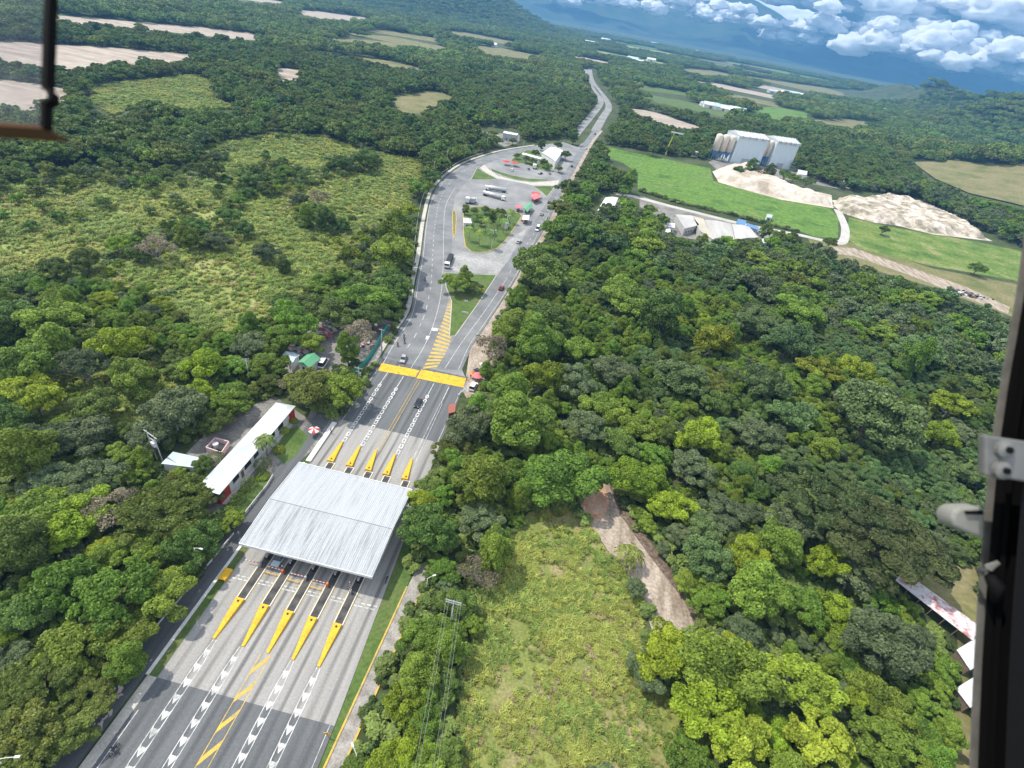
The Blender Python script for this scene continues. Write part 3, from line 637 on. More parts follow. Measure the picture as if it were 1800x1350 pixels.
b = MB(); b.box(1.7, 14.0, 0, 2.5, 15.6, 4.0); b.build('red_wall', MAT['redwall'], t)
b = MB(); b.box(-2.3, -15.75, 0, 1.7, -15.6, 4.0); b.build('red_wall', MAT['redwall'], t)
for y0, y1 in ((-10.8, -8.4), (-6.2, -3.6), (-2.4, -.4), (1, 3.5), (5, 7), (8.5, 11)):
    b = MB(); b.box(1.7, y0, 1.3, 1.76, y1, 3.1); f = b.build('window', MAT['grey'], t)
    b = MB(); b.box(1.76, y0 + .1, 1.4, 1.78, y1 - .1, 3.0); b.build('pane', MAT['glass'], f)
for y in (-7.2, 4.3):
    b = MB(); b.box(1.7, y - .5, .05, 1.77, y + .5, 2.2); b.build('door', MAT['wood'], t)
b = MB(); b.box(1.7, -15.6, 0, 2.9, 15.4, .12); b.build('walkway', MAT['conc'], t)
hut('shed', 'shed', 'small shed with pale blue metal roof beside the transformer poles', [(304, 794), (354, 805), (342, 822), (283, 815)], 3, MAT['offwhite'], MAT['bluer'])
# open topped pink tank enclosure
P = [G(u, v, 1.6) for u, v in ((362, 786), (378, 769), (402, 776), (389, 795))]; c = sum(P, Vector()) / 4
t = thing('tank_enclosure', 'open topped pale pink walled enclosure behind the long office', 'enclosure', (c.x, c.y, .04))
for i in range(4):
    a, d = P[i] - c, P[(i + 1) % 4] - c
    b = MB(); add_ribbon(b, [(a.x, a.y), (d.x, d.y)], -.12, .12, 0, 0, 1.6); b.build('wall', plain('pink_wall', (.62, .45, .44), .8) if i == 0 else t.children[0].data.materials[0], t)
b = MB(); b.tube([(-.8, .2, 0), (-.8, .2, 1.5)], .7, 14); b.build('tank', MAT['white'], t); b = MB(); b.box(.2, -1, 0, 1.4, .6, 1.1); b.build('pump_box', MAT['dark'], t)
# yard huts
P = [G(*q, 3.0) for q in zoom(400, 540, 5.625, [(690, 500), (810, 450), (920, 500), (870, 560), (810, 600), (690, 580)])]
hut('hut', 'hut', 'six sided hut with green roof in the bare yard', [tuple(q) for q in zoom(400, 540, 5.625, [(690, 540), (800, 450), (920, 500), (810, 600)])], 3.2, MAT['offwhite'], MAT['green'], rise=.9)
hut('hut', 'hut', 'hut with pale blue metal roof behind the green roofed hut', [tuple(q) for q in zoom(400, 540, 5.625, [(540, 465), (620, 435), (715, 470), (630, 570)])], 3.0, MAT['offwhite'], MAT['bluer'], rise=.6)
# scrap heap: nobody could count it
b = MB(); qa, qb = G(514, 622), G(592, 572); dx = (qb - qa).normalized(); nn = Vector((dx.y, -dx.x, 0)); L = (qb - qa).length
mats = [MAT['white'], MAT['conc'], MAT['dark'], MAT['wood'], MAT['offwhite'], MAT['pink']]
for i in range(300):
    p = qa + dx * rnd.uniform(0, L) + nn * rnd.gauss(-.5, 1.3); z = max(.1, rnd.uniform(.1, 1.5) - abs(rnd.gauss(0, .3)))
    s = [rnd.uniform(.15, .9) for _ in range(3)]; mi = rnd.choice([0, 0, 0, 4, 1, 2, 3, 4, 5])
    b.box(-s[0], -s[1], -s[2] * .3, s[0], s[1], s[2] * .3, mi, rnd.uniform(0, 3), (p.x, p.y, z))
tag(b.build('scrap_heap', mats), 'jumbled heap of pale scrap along the yard edge', 'scrap heap', kind='stuff')
b = MB()
for i in range(60):
    p = G(640 + rnd.gauss(0, 6), 603 + rnd.gauss(0, 4)); s = [rnd.uniform(.1, .5) for _ in range(3)]
    b.box(-s[0], -s[1], 0, s[0], s[1], s[2], rnd.choice([0, 1, 2, 5]), rnd.uniform(0, 3), (p.x, p.y, .03))
tag(b.build('rubbish', mats), 'scattered rubbish on the bare ground by the green netting', 'rubbish', kind='stuff')
# green net fence
t = thing('net_fence', 'green shade net fence strung on posts beside the slip road', 'fence', G(650, 630))
N = [G(*q) for q in zoom(400, 540, 5.625, [(1235, 720), (1290, 640), (1345, 590), (1430, 480), (1500, 350), (1580, 215)])]
o0 = Vector(t.location); b = MB(); Ls = [p - o0 for p in smooth_line(N, 5)]
for a, c in zip(Ls, Ls[1:]):
    k = rnd.uniform(-.15, .15); n_ = (c - a).normalized().cross(Vector((0, 0, 1)))
    mid = [(a + n_ * .25 + Vector((0, 0, 1.1))), (c + n_ * .25 + Vector((0, 0, 1.1)))]
    b.quad(a, c, mid[1], mid[0]); b.quad(mid[0], mid[1], c + Vector((0, 0, 2.1 + k)), a + Vector((0, 0, 2.1 + k)))
nb = b.build('net', MAT['teal'], t); sol = nb.modifiers.new('thickness', 'SOLIDIFY'); sol.thickness = .03
for p in N:
    b = MB(); q = p - o0; b.tube([q, q + Vector((0, 0, 2.4))], .06, 6); b.build('post', MAT['wood'], t)

# ------------------------------------------------------------------ poles, lamps, wires
def pole(label, u, v, h, arms, mat='conc', lean=0, cat='utility pole', name='utility_pole', rz=0, r=.16, group=None):
    t = thing(name, label, cat, G(u, v), rz, group)
    b = MB(); b.tube([(0, 0, 0), (lean * .5, 0, h * .5), (lean, 0, h)], [r, r * .85, r * .6], 8); b.build('post', MAT[mat], t, smooth=True)
    for z, w in arms:
        b = MB(); b.box(lean - w, -.07, z - .07, lean + w, .07, z + .07); ar = b.build('crossarm', MAT['wood'] if mat == 'wood' else MAT['grey'], t)
        for s in (-.9, -.3, .3, .9):
            b = MB(); b.tube([(lean + s * w, 0, z + .07), (lean + s * w, 0, z + .33)], [.06, .035], 6); b.build('insulator', MAT['white'], ar)
    return t
t = pole('concrete utility pole with a crossarm beside the green net fence', 671, 621, 9.5, [(9.2, .9)])
t = pole('utility pole with crossarm and transformer between the net fence end and the speed hump', 632, 690, 9.5, [(9.0, 1.2), (7.6, .8)])
b = MB(); b.tube([(.35, 0, 6.4), (.35, 0, 7.3)], .3, 10); b.build('transformer', MAT['grey'], t)
t = pole('lone utility pole rising from the woods behind the yard huts', 440, 672, 8.5, [(8.3, .9), (7.6, .6)], rz=.4)
t = thing('transformer_frame', 'two legged transformer frame with crossbeams beside the pale blue shed', 'utility pole', G(282, 812), -.35)
for s in (-1.3, 1.3):
    b = MB(); b.tube([(s, 0, 0), (s, 0, 9.3)], [.17, .12], 8); b.build('post', MAT['conc'], t)
for z, w in ((9.0, 2.4), (7.4, 1.6), (5.2, 1.5)):
    b = MB(); b.box(-w, -.09, z - .09, w, .09, z + .09); b.build('crossbeam', MAT['grey'], t)
b = MB(); b.box(-.6, -.4, 5.3, .6, .4, 6.6); b.build('transformer', MAT['white'], t, bevel=.08)
def lamp(label, loc, h, rz, reach=1.6, name='street_lamp', mat='conc', group=None, double=False):
    t = thing(name, label, 'street lamp', loc, rz, group)
    b = MB(); b.tube([(0, 0, 0), (0, 0, h)], [.13, .07], 8); b.build('post', MAT[mat], t, smooth=True)
    for s in ((1, -1) if double else (1,)):
        b = MB(); b.tube([(0, 0, h), (s * reach * .5, 0, h + .35), (s * reach, 0, h + .4)], .05, 6); a = b.build('arm', MAT[mat], t)
        b = MB(); b.box(s * reach - .35, -.16, h + .33, s * reach + .35, .16, h + .48); b.build('lamp_head', MAT['white'], a, bevel=.04)
    return t
lamp('pale street lamp leaning over the service road opposite the canopy corner', G(356, 1003), 7.5, 0, 1.5, mat='offwhite')
lamp('street lamp beside the service road at the edge of the olive trees', G(40, 1372), 8.5, .3, 2.6, mat='offwhite')
lamp('short lamp post beside the white rails by the service road', G(255, 1173), 3.2, 2.6, 1.5, mat='offwhite')
lamp('street lamp with curved arm in the grass by the access lane', G(628, 1342), 4, 2.4, 1.4, mat='offwhite')
lamp('white lamp post at the far end of the access lane', G(750, 1036), 4, .6, 1.4, mat='offwhite')
for i, (x, y) in enumerate(((540, 345), (345, 415), (180, 475), (62, 590), (860, 380), (735, 285), (940, 250))):
    p = zoom(*Z1A, [(x, y)])[0]
    lamp(f'tall lamp round the slip road bend, {("nearest the dark gravel yard", "above the kerb midway round the bend", "where the bend straightens", "beside the tyre-worn straight", "beside the shrubs by the filling station", "at the gravel yard gate", "at the far end of the bend")[i]}', G(*p), 11, -1.0, 2, group='street lamps round the bend')
for i, (u, v, l) in enumerate(((863, 440, 'tall lamp mast standing in the near end of the palm park'), (888, 412, 'lamp mast at the roadside edge of the palm park'))):
    lamp(l, G(u, v), 10, .4, 1.2, mat='offwhite', double=True)
# white guard rails on the service road
def rail(label, pts, h=.75, mat='offwhite', name='guard_rail', step=3.0, group=None):
    t = thing(name, label, 'guard rail', pts[0], group=group); o0 = Vector(pts[0]); b = MB(); L = [Vector(p) - o0 for p in pts]
    for z0, z1 in ((h - .32, h - .1), (h, h + .1)): add_ribbon(b, L, -.06, .06, z0, 0, z1)
    b.build('rail', MAT[mat], t); b = MB()
    for a, c in zip(L, L[1:]):
        n = max(1, int((c - a).length / step))
        for i in range(n):
            p = a.lerp(c, i / n); b.box(-.06, -.06, 0, .06, .06, h, 0, 0, p)
    po = b.build('posts', MAT[mat], t); po.name = 'post'; po['kind'] = 'stuff'
    return t
rail('pale guard rail along the service road beside the leaning lamp', [G(250, 1134), G(330, 1040), G(412, 940)])
rail('pale guard rail along the service road beside the clipped shrubs', [G(425, 912), G(470, 855), G(480, 838)])
rail('short pale guard rail at the near end of the service road', [G(62, 1350), G(108, 1300)])
rail('long grey guard rail round the outside of the slip road bend', smooth_line([G(*q) for q in [(717, 535), (724, 495), (727, 450), (734, 390), (744, 345), (762, 318), (785, 300), (815, 282), (850, 270)]], 3), .9, 'conc', step=4)
# power line by the access lane
t = pole('tall power pole with a double crossarm standing beside the access lane', 790, 1112, 11.6, [(11.3, 1.5), (10.6, 1.5)], r=.18)
for s in (-1.4, -.9, .9, 1.4):
    a = Vector(t.location) + Vector((s, 0, 11.5)); e = a + Vector((s * .3 + 5.5, -47, -.5)); pts = []
    for k in range(13):
        f = k / 12; p = a.lerp(e, f); p.z -= 1.3 * 4 * f * (1 - f); pts.append(p)
    b = MB(); b.tube(pts, .013, 5); tag(b.build('power_cable', MAT['grey']), f'thin cable from the tall power pole, {("outer wire on the access lane side", "inner wire on the access lane side", "inner wire on the field side", "outer wire on the field side")[(-1.4, -.9, .9, 1.4).index(s)]}', 'cable', 'power cables over the rough grass')
p = G(1170, 272); t = thing('pylon', 'yellow mast with a white crossbar at the far edge of the green pasture', 'mast', p)
b = MB(); b.tube([(0, 0, 0), (.6, 0, 10), (2.4, 0, 21)], [.7, .55, .4], 8); b.build('post', plain('yellow_green_mast', (.45, .48, .05), .5), t); b = MB(); b.box(-1, -.4, 20.5, 11, .4, 21.6); b.build('crossbar', MAT['white'], t)
# ------------------------------------------------------------------ vehicles
def make_car(name, label, cat, loc, rz, paint, L=4.3, Wd=1.75, Hh=1.45, group=None, suv=False):
    t = thing(name, label, cat, loc, rz, group); w = Wd / 2
    prof = [(-L / 2, .35), (-L / 2, .75), (-L / 2 + .15, .9), (L / 2 - 1.3, .92), (L / 2 - .1, .75), (L / 2, .55), (L / 2, .35)]
    if suv: prof = [(-L / 2, .4), (-L / 2, .95), (L / 2 - 1.1, 1.0), (L / 2 - .1, .85), (L / 2, .4)]
    n = len(prof); b = MB()
    b.add([(s * w * (1 if z < .8 else .94), x, z) for s in (-1, 1) for x, z in prof], [tuple(range(n))[::-1], tuple(range(n, 2 * n))] + [(i, (i + 1) % n, n + (i + 1) % n, n + i) for i in range(n)])
    b.v = [(x, y, z) for x, y, z in b.v]; b.build('body', paint, t, bevel=.06)
    zb = prof[2][1] if suv else .9
    y0, y1, r0, r1 = (-L / 2 + .12, L / 2 - 1.15, -L / 2 + .35, L / 2 - 2.0) if suv else (-L / 2 + .35, L / 2 - 1.05, -L / 2 + .95, L / 2 - 1.95)
    b = MB(); b.add([(s * w * .9, y, zb - .03) for s in (-1, 1) for y in (y0, y1)] + [(s * w * .74, y, Hh - .04) for s in (-1, 1) for y in (r0, r1)], [(0, 1, 5, 4), (3, 2, 6, 7), (2, 0, 4, 6), (1, 3, 7, 5), (4, 5, 7, 6)])
    b.build('window', MAT['glass'], t)
    b = MB(); b.add([(s * w * .76, y, z) for z in (Hh - .05, Hh) for s, y in ((-1, r0 - .02), (1, r0 - .02), (1, r1 + .02), (-1, r1 + .02))], [(3, 2, 1, 0), (4, 5, 6, 7), (0, 1, 5, 4), (1, 2, 6, 5), (2, 3, 7, 6), (3, 0, 4, 7)]); b.build('roof', paint, t)
    for y in (-L / 2 + .8, L / 2 - .85):
        for s in (-1, 1):
            b = MB(); b.tube([(s * (w - .2), y, .32), (s * (w + .01), y, .32)], .32, 12); wh = b.build('wheel', MAT['dark'], t)
            b = MB(); b.tube([(s * (w + .01), y, .32), (s * (w + .03), y, .32)], .18, 8); b.build('rim', MAT['grey'], wh)
    for s in (-1, 1):
        b = MB(); b.box(s * w * .7 - .2, L / 2 - .04, .6, s * w * .7 + .2, L / 2 + .02, .74); b.build('headlight', MAT['white'], t)
        b = MB(); b.box(s * w * .75 - .15, -L / 2 - .02, .65, s * w * .75 + .15, -L / 2 + .04, .82); b.build('tail_light', MAT['red'], t)
    return t
def make_truck(name, label, loc, rz, kind='box', L=9, cabmat='carwhite', bodymat='offwhite', group=None):
    t = thing(name, label, 'truck', loc, rz, group); cl = 2.3
    b = MB(); b.box(-1.15, L / 2 - cl, .6, 1.15, L / 2, 2.7); b.build('cab', MAT[cabmat], t, bevel=.12)
    b = MB(); b.box(-1.02, L / 2 - .02, 1.6, 1.02, L / 2 + .02, 2.45); b.build('windscreen', MAT['glass'], t)
    b = MB(); b.box(-.5, -L / 2, .6, .5, L / 2 - .3, .85); b.build('chassis', MAT['dark'], t)
    if kind == 'tank':
        b = MB(); b.tube([(0, -L / 2, 2.0), (0, -L / 2 + .3, 2.0), (0, L / 2 - cl - .6, 2.0), (0, L / 2 - cl - .3, 2.0)], [.8, 1.15, 1.15, .8], 16); b.build('tank', MAT[bodymat], t, smooth=True)
        b = MB(); b.box(-.3, -L / 2 + 1, 3.12, .3, L / 2 - cl - 1.5, 3.25); b.build('catwalk', MAT['grey'], t)
    elif kind == 'flat':
        b = MB(); b.box(-1.2, -L / 2, .9, 1.2, L / 2 - cl - .3, 1.1); b.build('flatbed', MAT['dark'], t)
        b = MB(); b.box(-1.1, -L / 2 + .5, 1.1, 1.1, L / 2 - cl - 1, 2.0); b.build('load', MAT[bodymat], t, bevel=.15)
    else:
        b = MB(); b.box(-1.25, -L / 2, .9, 1.25, L / 2 - cl - .25, 3.4); b.build('cargo_box', MAT[bodymat], t, bevel=.06)
    for y in ([L / 2 - 1.1, -L / 2 + 1.0, -L / 2 + 2.2] if L > 6 else [L / 2 - 1.0, -L / 2 + 1.0]):
        for s in (-1, 1):
            b = MB(); b.tube([(s * .85, y, .5), (s * 1.18, y, .5)], .5, 12); b.build('wheel', MAT['dark'], t)
    return t
def heading(a, c): d = G(*c) - G(*a); return math.atan2(-d.x, d.y)      # local +Y runs from a to c
def at(u, v, z=.07): return G(u, v, z)
make_car('car', 'black hatchback on the dark asphalt between the speed humps and the toll slab', 'car', at(735, 711), math.pi, MAT['carblack'], 4.0)
make_car('car', 'silver car about to cross the speed hump behind the motorcycles', 'car', at(709, 633), heading((700, 650), (722, 598)) + math.pi, MAT['carsilver'])
make_car('car', 'dark red car on the highway beside the bare roadside soil', 'car', at(881, 508), heading((860, 540), (905, 470)), MAT['carred'])
make_car('car', 'pale blue car stopped under the canopy edge at the second lane', 'car', (-45.9, 57.0, .07), math.pi, plain('pale_blue_paint', (.45, .55, .6), .3))
make_car('car', 'dark car passing the red stall on the highway', 'car', at(965, 357), heading((950, 380), (985, 320)), MAT['carblack'])
make_car('car', 'dark car near the filling station on the highway', 'car', at(1005, 293), heading((1000, 305), (1015, 275)), MAT['carblack'])
make_car('car', 'small dark car far along the highway by the pasture corner', 'car', at(1046, 236), heading((1040, 250), (1055, 220)), MAT['carblack'])
make_car('car', 'silver car at the junction beside the white awning stall', 'car', at(952, 378), heading((940, 395), (965, 352)), MAT['carsilver'])
make_car('van', 'white minibus driving on the highway by the dark woods', 'van', at(945, 404), heading((930, 425), (960, 380)) + math.pi, MAT['carwhite'], 6.2, 2.0, 2.3, suv=True)
make_car('car', 'white pickup parked under the bare reddish tree', 'car', at(850, 647), .6, MAT['carwhite'], 4.4, suv=True, group=None)
make_car('car', 'dark car parked beside the white pickup at the roadside stalls', 'car', at(842, 656), .9, MAT['carblack'], 4.3)
make_car('van', 'white van parked beside the pink stall umbrella', 'van', at(832, 682), -.1, MAT['carwhite'], 4.6, 1.9, 2.0, suv=True)
make_car('van', 'white box van parked beside the green roofed hut', 'van', at(569, 641), heading((560, 655), (580, 625)), MAT['carwhite'], 5.4, 2.0, 2.4, suv=True)
make_truck('truck', 'white articulated truck leaving the junction beside the grass triangle', at(789, 462), heading((795, 447), (785, 472)), 'flat', 14, bodymat='dark')
make_truck('tanker_truck', 'pale tanker truck parked in the lot, the farther of two', at(871, 336), R_(100), 'tank', 14, bodymat='tank')
make_truck('tanker_truck', 'pale tanker truck parked in the lot, the nearer of two', at(868, 348), R_(-100), 'tank', 15, bodymat='tank')
make_truck('truck', 'small white truck parked at the edge of the palm park', at(822, 356), .1, 'box', 5.5)
make_truck('truck', 'small truck with white cab parked beside the small white truck', at(832, 357), -.1, 'box', 5.5, bodymat='grey')
make_truck('truck', 'white delivery truck parked by the filling station trees', at(939, 296), .2, 'box', 6)
make_car('car', 'silver car parked on the forecourt by the loop lane', 'car', at(966, 306), .3, MAT['carsilver'])
make_car('car', 'grey car parked beside the white delivery truck', 'car', at(929, 298), .3, plain('grey_car_paint', (.2, .21, .22), .3))
for u, v, c_, l in ((930, 371, 'carwhite', 'white car stopped beside the green awning stall'), (921, 388, 'carred', 'red car waiting beside the white awning stall'), (900, 300, 'carwhite', 'white car parked between the red forecourt parasols and the trees'), (950, 306, 'carblack', 'black car parked on the forecourt near the silver one'), (912, 427, 'carsilver', 'silver car on the worn crossover beside the palm park'), (1030, 262, 'carwhite', 'white car on the highway beyond the filling station')):
    make_car('car', l, 'car', at(u, v), rnd.uniform(-.6, .2), MAT[c_])
# motorcycles and riders
def make_bike(label, loc, rz, col='dark', group=None):
    t = thing('motorcycle', label, 'motorcycle', loc, rz, group)
    for y in (-.65, .65):
        b = MB(); ring = [(0, y + .27 * math.cos(a), .3 + .27 * math.sin(a)) for a in np.linspace(0, 2 * math.pi, 13)]; b.tube(ring, .06, 6, cap=False); b.build('wheel', MAT['dark'], t)
    b = MB(); b.tube([(0, -.6, .62), (0, -.1, .68), (0, .25, .85), (0, .5, .75)], [.08, .15, .17, .07], 8); b.build('body', MAT[col], t, smooth=True)
    b = MB(); b.box(-.13, -.25, .3, .13, .3, .62); b.build('engine', MAT['grey'], t, bevel=.04)
    b = MB(); b.tube([(-.36, .38, 1.02), (0, .48, 1.0), (.36, .38, 1.02)], .025, 6); b.build('handlebar', MAT['grey'], t)
    b = MB(); b.tube([(0, .48, 1.0), (0, .65, .3)], .04, 6); b.build('fork', MAT['grey'], t)
    return t
def person_mesh(name, pose, top, legs, parent=None):
    """one continuous skinned figure: joints with radii, then hair or helmet and clothing colours by height"""
    J, E = pose; me = bpy.data.meshes.new(name)
    me.from_pydata([j[0] for j in J], E, []); o = bpy.data.objects.new(name, me); C.objects.link(o)
    sk = o.modifiers.new('skin', 'SKIN'); sk.use_smooth_shade = True
    for i, j in enumerate(J): me.skin_vertices[0].data[i].radius = (j[1], j[1])
    me.skin_vertices[0].data[0].use_root = True
    ss = o.modifiers.new('smooth', 'SUBSURF'); ss.levels = ss.render_levels = 1
    m, n, l, b = newmat(name + '_cloth'); t = n.new('ShaderNodeTexCoord'); s = n.new('ShaderNodeSeparateXYZ'); r = n.new('ShaderNodeValToRGB'); r.color_ramp.interpolation = 'CONSTANT'
    l.new(t.outputs['Object'], s.inputs[0]); mr = n.new('ShaderNodeMapRange'); mr.inputs[2].default_value = 2; l.new(s.outputs[2], mr.inputs[0]); l.new(mr.outputs[0], r.inputs[0]); l.new(r.outputs[0], b.inputs['Base Color'])
    hip, neck = J[0][0][2] / 2 + .02, (J[0][0][2] + .56) / 2
    e = r.color_ramp.elements; e[0].position = 0; e[0].color = (.02, .02, .02, 1); e[1].position = .05; e[1].color = (*legs, 1)
    for p, c in ((hip, top), (neck, (.3, .16, .1))): q = e.new(p); q.color = (*c, 1)
    me.materials.append(m); return o
def rider_pose():
    J = [((0, -.15, .85), .15), ((0, -.08, 1.1), .16), ((0, -.02, 1.33), .16), ((0, .02, 1.47), .06), ((0, .05, 1.58), .105), ((0, .06, 1.68), .08)]; E = [(0, 1), (1, 2), (2, 3), (3, 4), (4, 5)]
    for s in (-1, 1):
        k = len(J); J += [((s * .2, 0, 1.36), .065), ((s * .3, .18, 1.15), .05), ((s * .34, .38, 1.07), .038), ((s * .33, .46, 1.04), .03)]; E += [(2, k), (k, k + 1), (k + 1, k + 2), (k + 2, k + 3)]
        k = len(J); J += [((s * .13, -.1, .82), .1), ((s * .2, .28, .72), .075), ((s * .18, .1, .36), .055), ((s * .18, .22, .3), .045)]; E += [(0, k), (k, k + 1), (k + 1, k + 2), (k + 2, k + 3)]
    return J, E
def stand_pose():
    J = [((0, 0, .95), .14), ((0, 0, 1.15), .14), ((0, 0, 1.38), .16), ((0, 0, 1.5), .06), ((0, .02, 1.6), .1), ((0, .02, 1.7), .085)]; E = [(0, 1), (1, 2), (2, 3), (3, 4), (4, 5)]
    for s in (-1, 1):
        k = len(J); J += [((s * .2, 0, 1.4), .065), ((s * .27, .02, 1.12), .05), ((s * .26, .1, .88), .038), ((s * .25, .13, .8), .03)]; E += [(2, k), (k, k + 1), (k + 1, k + 2), (k + 2, k + 3)]
        k = len(J); J += [((s * .1, 0, .88), .1), ((s * .11, .03, .5), .07), ((s * .12, -.02, .1), .05), ((s * .12, .12, .05), .04)]; E += [(0, k), (k, k + 1), (k + 1, k + 2), (k + 2, k + 3)]
    return J, E
def add_helmet(o, col, pose):
    b = MB(); p = Vector(pose[0][4][0]); n = 8
    for i in range(5):
        pass
    b.tube([p + Vector((0, 0, -.05)), p + Vector((0, 0, .04)), p + Vector((0, 0, .12)), p + Vector((0, 0, .17))], [.13, .145, .11, .03], 10)
    return b.build('helmet', MAT[col], o, smooth=True)
BIKES = [(710, 594, heading((715, 580), (706, 600)), 'motorcycle nearest the slip road kerb ahead of two others', 'farther'), (711, 603, heading((715, 585), (706, 610)), 'motorcycle riding just behind another towards the speed hump', 'middle'),
         (699, 608, heading((704, 590), (695, 612)), 'motorcycle hugging the slip road kerb before the speed hump', 'kerb'), (747, 493, heading((752, 470), (742, 505)), 'lone motorcycle on the slip road beside the grass triangle', 'lone'),
         (202, 1320, heading((230, 1280), (190, 1335)), 'motorcycle in the near asphalt lane leaving the toll plaza', 'near')]
tops = [(.03, .03, .04), (.05, .05, .06), (.25, .04, .03), (.06, .06, .08), (.04, .04, .05)]
rl = ['rider in black on the farthest motorcycle of the group before the hump', 'rider in dark grey on the middle motorcycle of the group before the hump', 'rider in dark red hugging the slip road kerb', 'rider in dark clothes alone on the slip road', 'rider in black alone on the near asphalt']
for (u, v, rz, lab, _), tp, ll in zip(BIKES, tops, rl):
    t = make_bike(lab, at(u, v), rz)
    p = person_mesh('person', rider_pose(), tp, (.03, .035, .05)); p.location = t.location; p.rotation_euler = (0, 0, rz); tag(p, ll, 'person'); add_helmet(p, 'dark', rider_pose())
for u, v, rz, l in ((610, 722, .6, 'dark motorcycle parked at the plaza edge below the utility pole'), (617, 716, .8, 'dark motorcycle parked beside another one at the plaza edge'), (680, 1020, 0, 'motorcycle standing by the lane edge past the canopy corner')):
    make_bike(l, at(u, v), rz)
for u, v, tp, l in ((497, 1000, (.6, .6, .6), 'toll worker in a white shirt under the canopy edge'), (582, 762, (.5, .16, .03), 'worker in an orange vest on the verge beside the toll slab'), (827, 664, (.5, .3, .05), 'person in a yellow top at the roadside stalls'), (820, 668, (.05, .06, .2), 'person in dark blue standing at the hump end'), (962, 386, (.1, .1, .12), 'person in dark clothes on the junction verge')):
    p = person_mesh('person', stand_pose(), tp, (.03, .035, .06)); p.location = at(u, v); p.rotation_euler = (0, 0, rnd.uniform(0, 6)); tag(p, l, 'person'); add_helmet(p, 'dark', stand_pose()).name = 'hair'

# ------------------------------------------------------------------ umbrellas, stalls, kiosks
def parasol(label, u, v, mat='pink', r=1.5, h=2.4, z=.05, white=False):
    t = thing('parasol', label, 'parasol', G(u, v, z)); b = MB(); b.tube([(0, 0, 0), (0, 0, h)], .035, 6); b.build('pole', MAT['grey'], t)
    n = 8; ring = [(r * math.cos(2 * math.pi * i / n), r * math.sin(2 * math.pi * i / n), h - .45) for i in range(n)]
    for par in ((0, 1) if white else (None,)):
        b = MB()
        for i in range(n):
            if par is None or i % 2 == par: b.add([ring[i], ring[(i + 1) % n], (0, 0, h + .1), (0, 0, h - .02), (ring[i][0], ring[i][1], h - .52), (ring[(i + 1) % n][0], ring[(i + 1) % n][1], h - .52)], [(0, 1, 2), (5, 4, 3), (0, 4, 5, 1)])
        b.build('canopy' if par != 1 else 'white_panels', MAT['white'] if par == 1 else MAT[mat], t)
    return t
parasol('pink stall umbrella beside the white van at the hump end', 838, 668, 'pink', 1.9)
parasol('red and white parasol on the service road beside the lawn', 553, 765, 'red', 1.5, white=True)
parasol('small orange parasol at the end of the speed hump', 829, 664, 'orange', 1.1)
for u, v, l in ((889, 290, 'red canopy parasol on the forecourt nearest the slip road'), (904, 292, 'red canopy parasol on the forecourt by the trees'), (941, 347, 'red stall umbrella at the lot edge by the highway')): parasol(l, u, v, 'red', 3.2, 3.2)
def awning(label, px, z, mat, name='market_stall'):
    P = [G(*q, z) for q in px]; c = sum(P, Vector()) / 4; t = thing(name, label, 'stall', (c.x, c.y, .06)); o0 = Vector((c.x, c.y, 0))
    b = MB(); L = [p - o0 for p in P]; A, B, Cc, D = L; m0, m1 = (A + D) / 2 + Vector((0, 0, .6)), (B + Cc) / 2 + Vector((0, 0, .6)); b.add([A, B, Cc, D, m0, m1], [(0, 1, 5, 4), (2, 3, 4, 5), (3, 0, 4), (1, 2, 5)])
    r = b.build('awning', MAT[mat], t); r.modifiers.new('thickness', 'SOLIDIFY').thickness = .06
    for p in L:
        b = MB(); q = p * .9; b.tube([(q.x, q.y, 0), (q.x, q.y, z)], .06, 6); b.build('post', MAT['grey'], t)
    b = MB(); q = [(p.x * .6, p.y * .6) for p in L]; b.prism(q, 0, .95); b.build('counter', MAT['wood'], t); return t
awning('stall with green awning at the highway junction', zoom(*Z1A, [(870, 850), (930, 800), (960, 830), (910, 890)]), 3, 'green')
awning('stall with white awning in front of the green one', zoom(*Z1A, [(868, 920), (930, 915), (925, 960), (865, 960)]), 3, 'white')
awning('stall with red awning behind the green one', zoom(*Z1A, [(935, 745), (985, 715), (1035, 755), (970, 780)]), 3, 'pink')
awning('low stall with faded red awning by the palm park corner', zoom(*Z1A, [(805, 830), (850, 825), (855, 850), (810, 855)]), 2.6, 'pink')
hut('kiosk', 'kiosk', 'white roofed kiosk at the slip road side of the palm park', zoom(*Z1A, [(332, 940), (405, 945), (408, 990), (334, 985)]), 3.2, MAT['offwhite'], MAT['white'])
hut('kiosk', 'kiosk', 'small white roofed kiosk on the highway side of the palm park', zoom(*Z1A, [(700, 972), (740, 972), (742, 998), (704, 998)]), 3, MAT['offwhite'], MAT['white'], doors=0)
hut('kiosk', 'kiosk', 'red roofed wooden kiosk beside the pale roadside tree', [(789, 712), (801, 708), (800, 724), (788, 727)], 2.5, MAT['wood'], plain('rusty_red_roof', (.30, .10, .07), .8))
for u, v, l in ((814, 507, 'white information board under the tree on the grass triangle'), (826, 500, 'small white board farther back on the grass triangle'), (817, 552, 'white board lying low on the near end of the grass triangle'), (848, 511, 'small yellow board on the grass triangle beside the highway'), (819, 532, 'narrow white board in the middle of the grass triangle')):
    t = thing('sign_board', l, 'sign', G(u, v, .17)); w = 1.3 if u in (814, 817) else .7; hh = 1.8 if u in (814,) else .7
    b = MB(); b.box(-w, -.06, .35, w, .06, .35 + hh); b.build('panel', MAT['yellow'] if u == 848 else MAT['white'], t)
    for s in (-.7, .7):
        b = MB(); b.tube([(s * w, .1, 0), (s * w, .1, .5 + hh)], .05, 6); b.build('post', MAT['grey'], t)
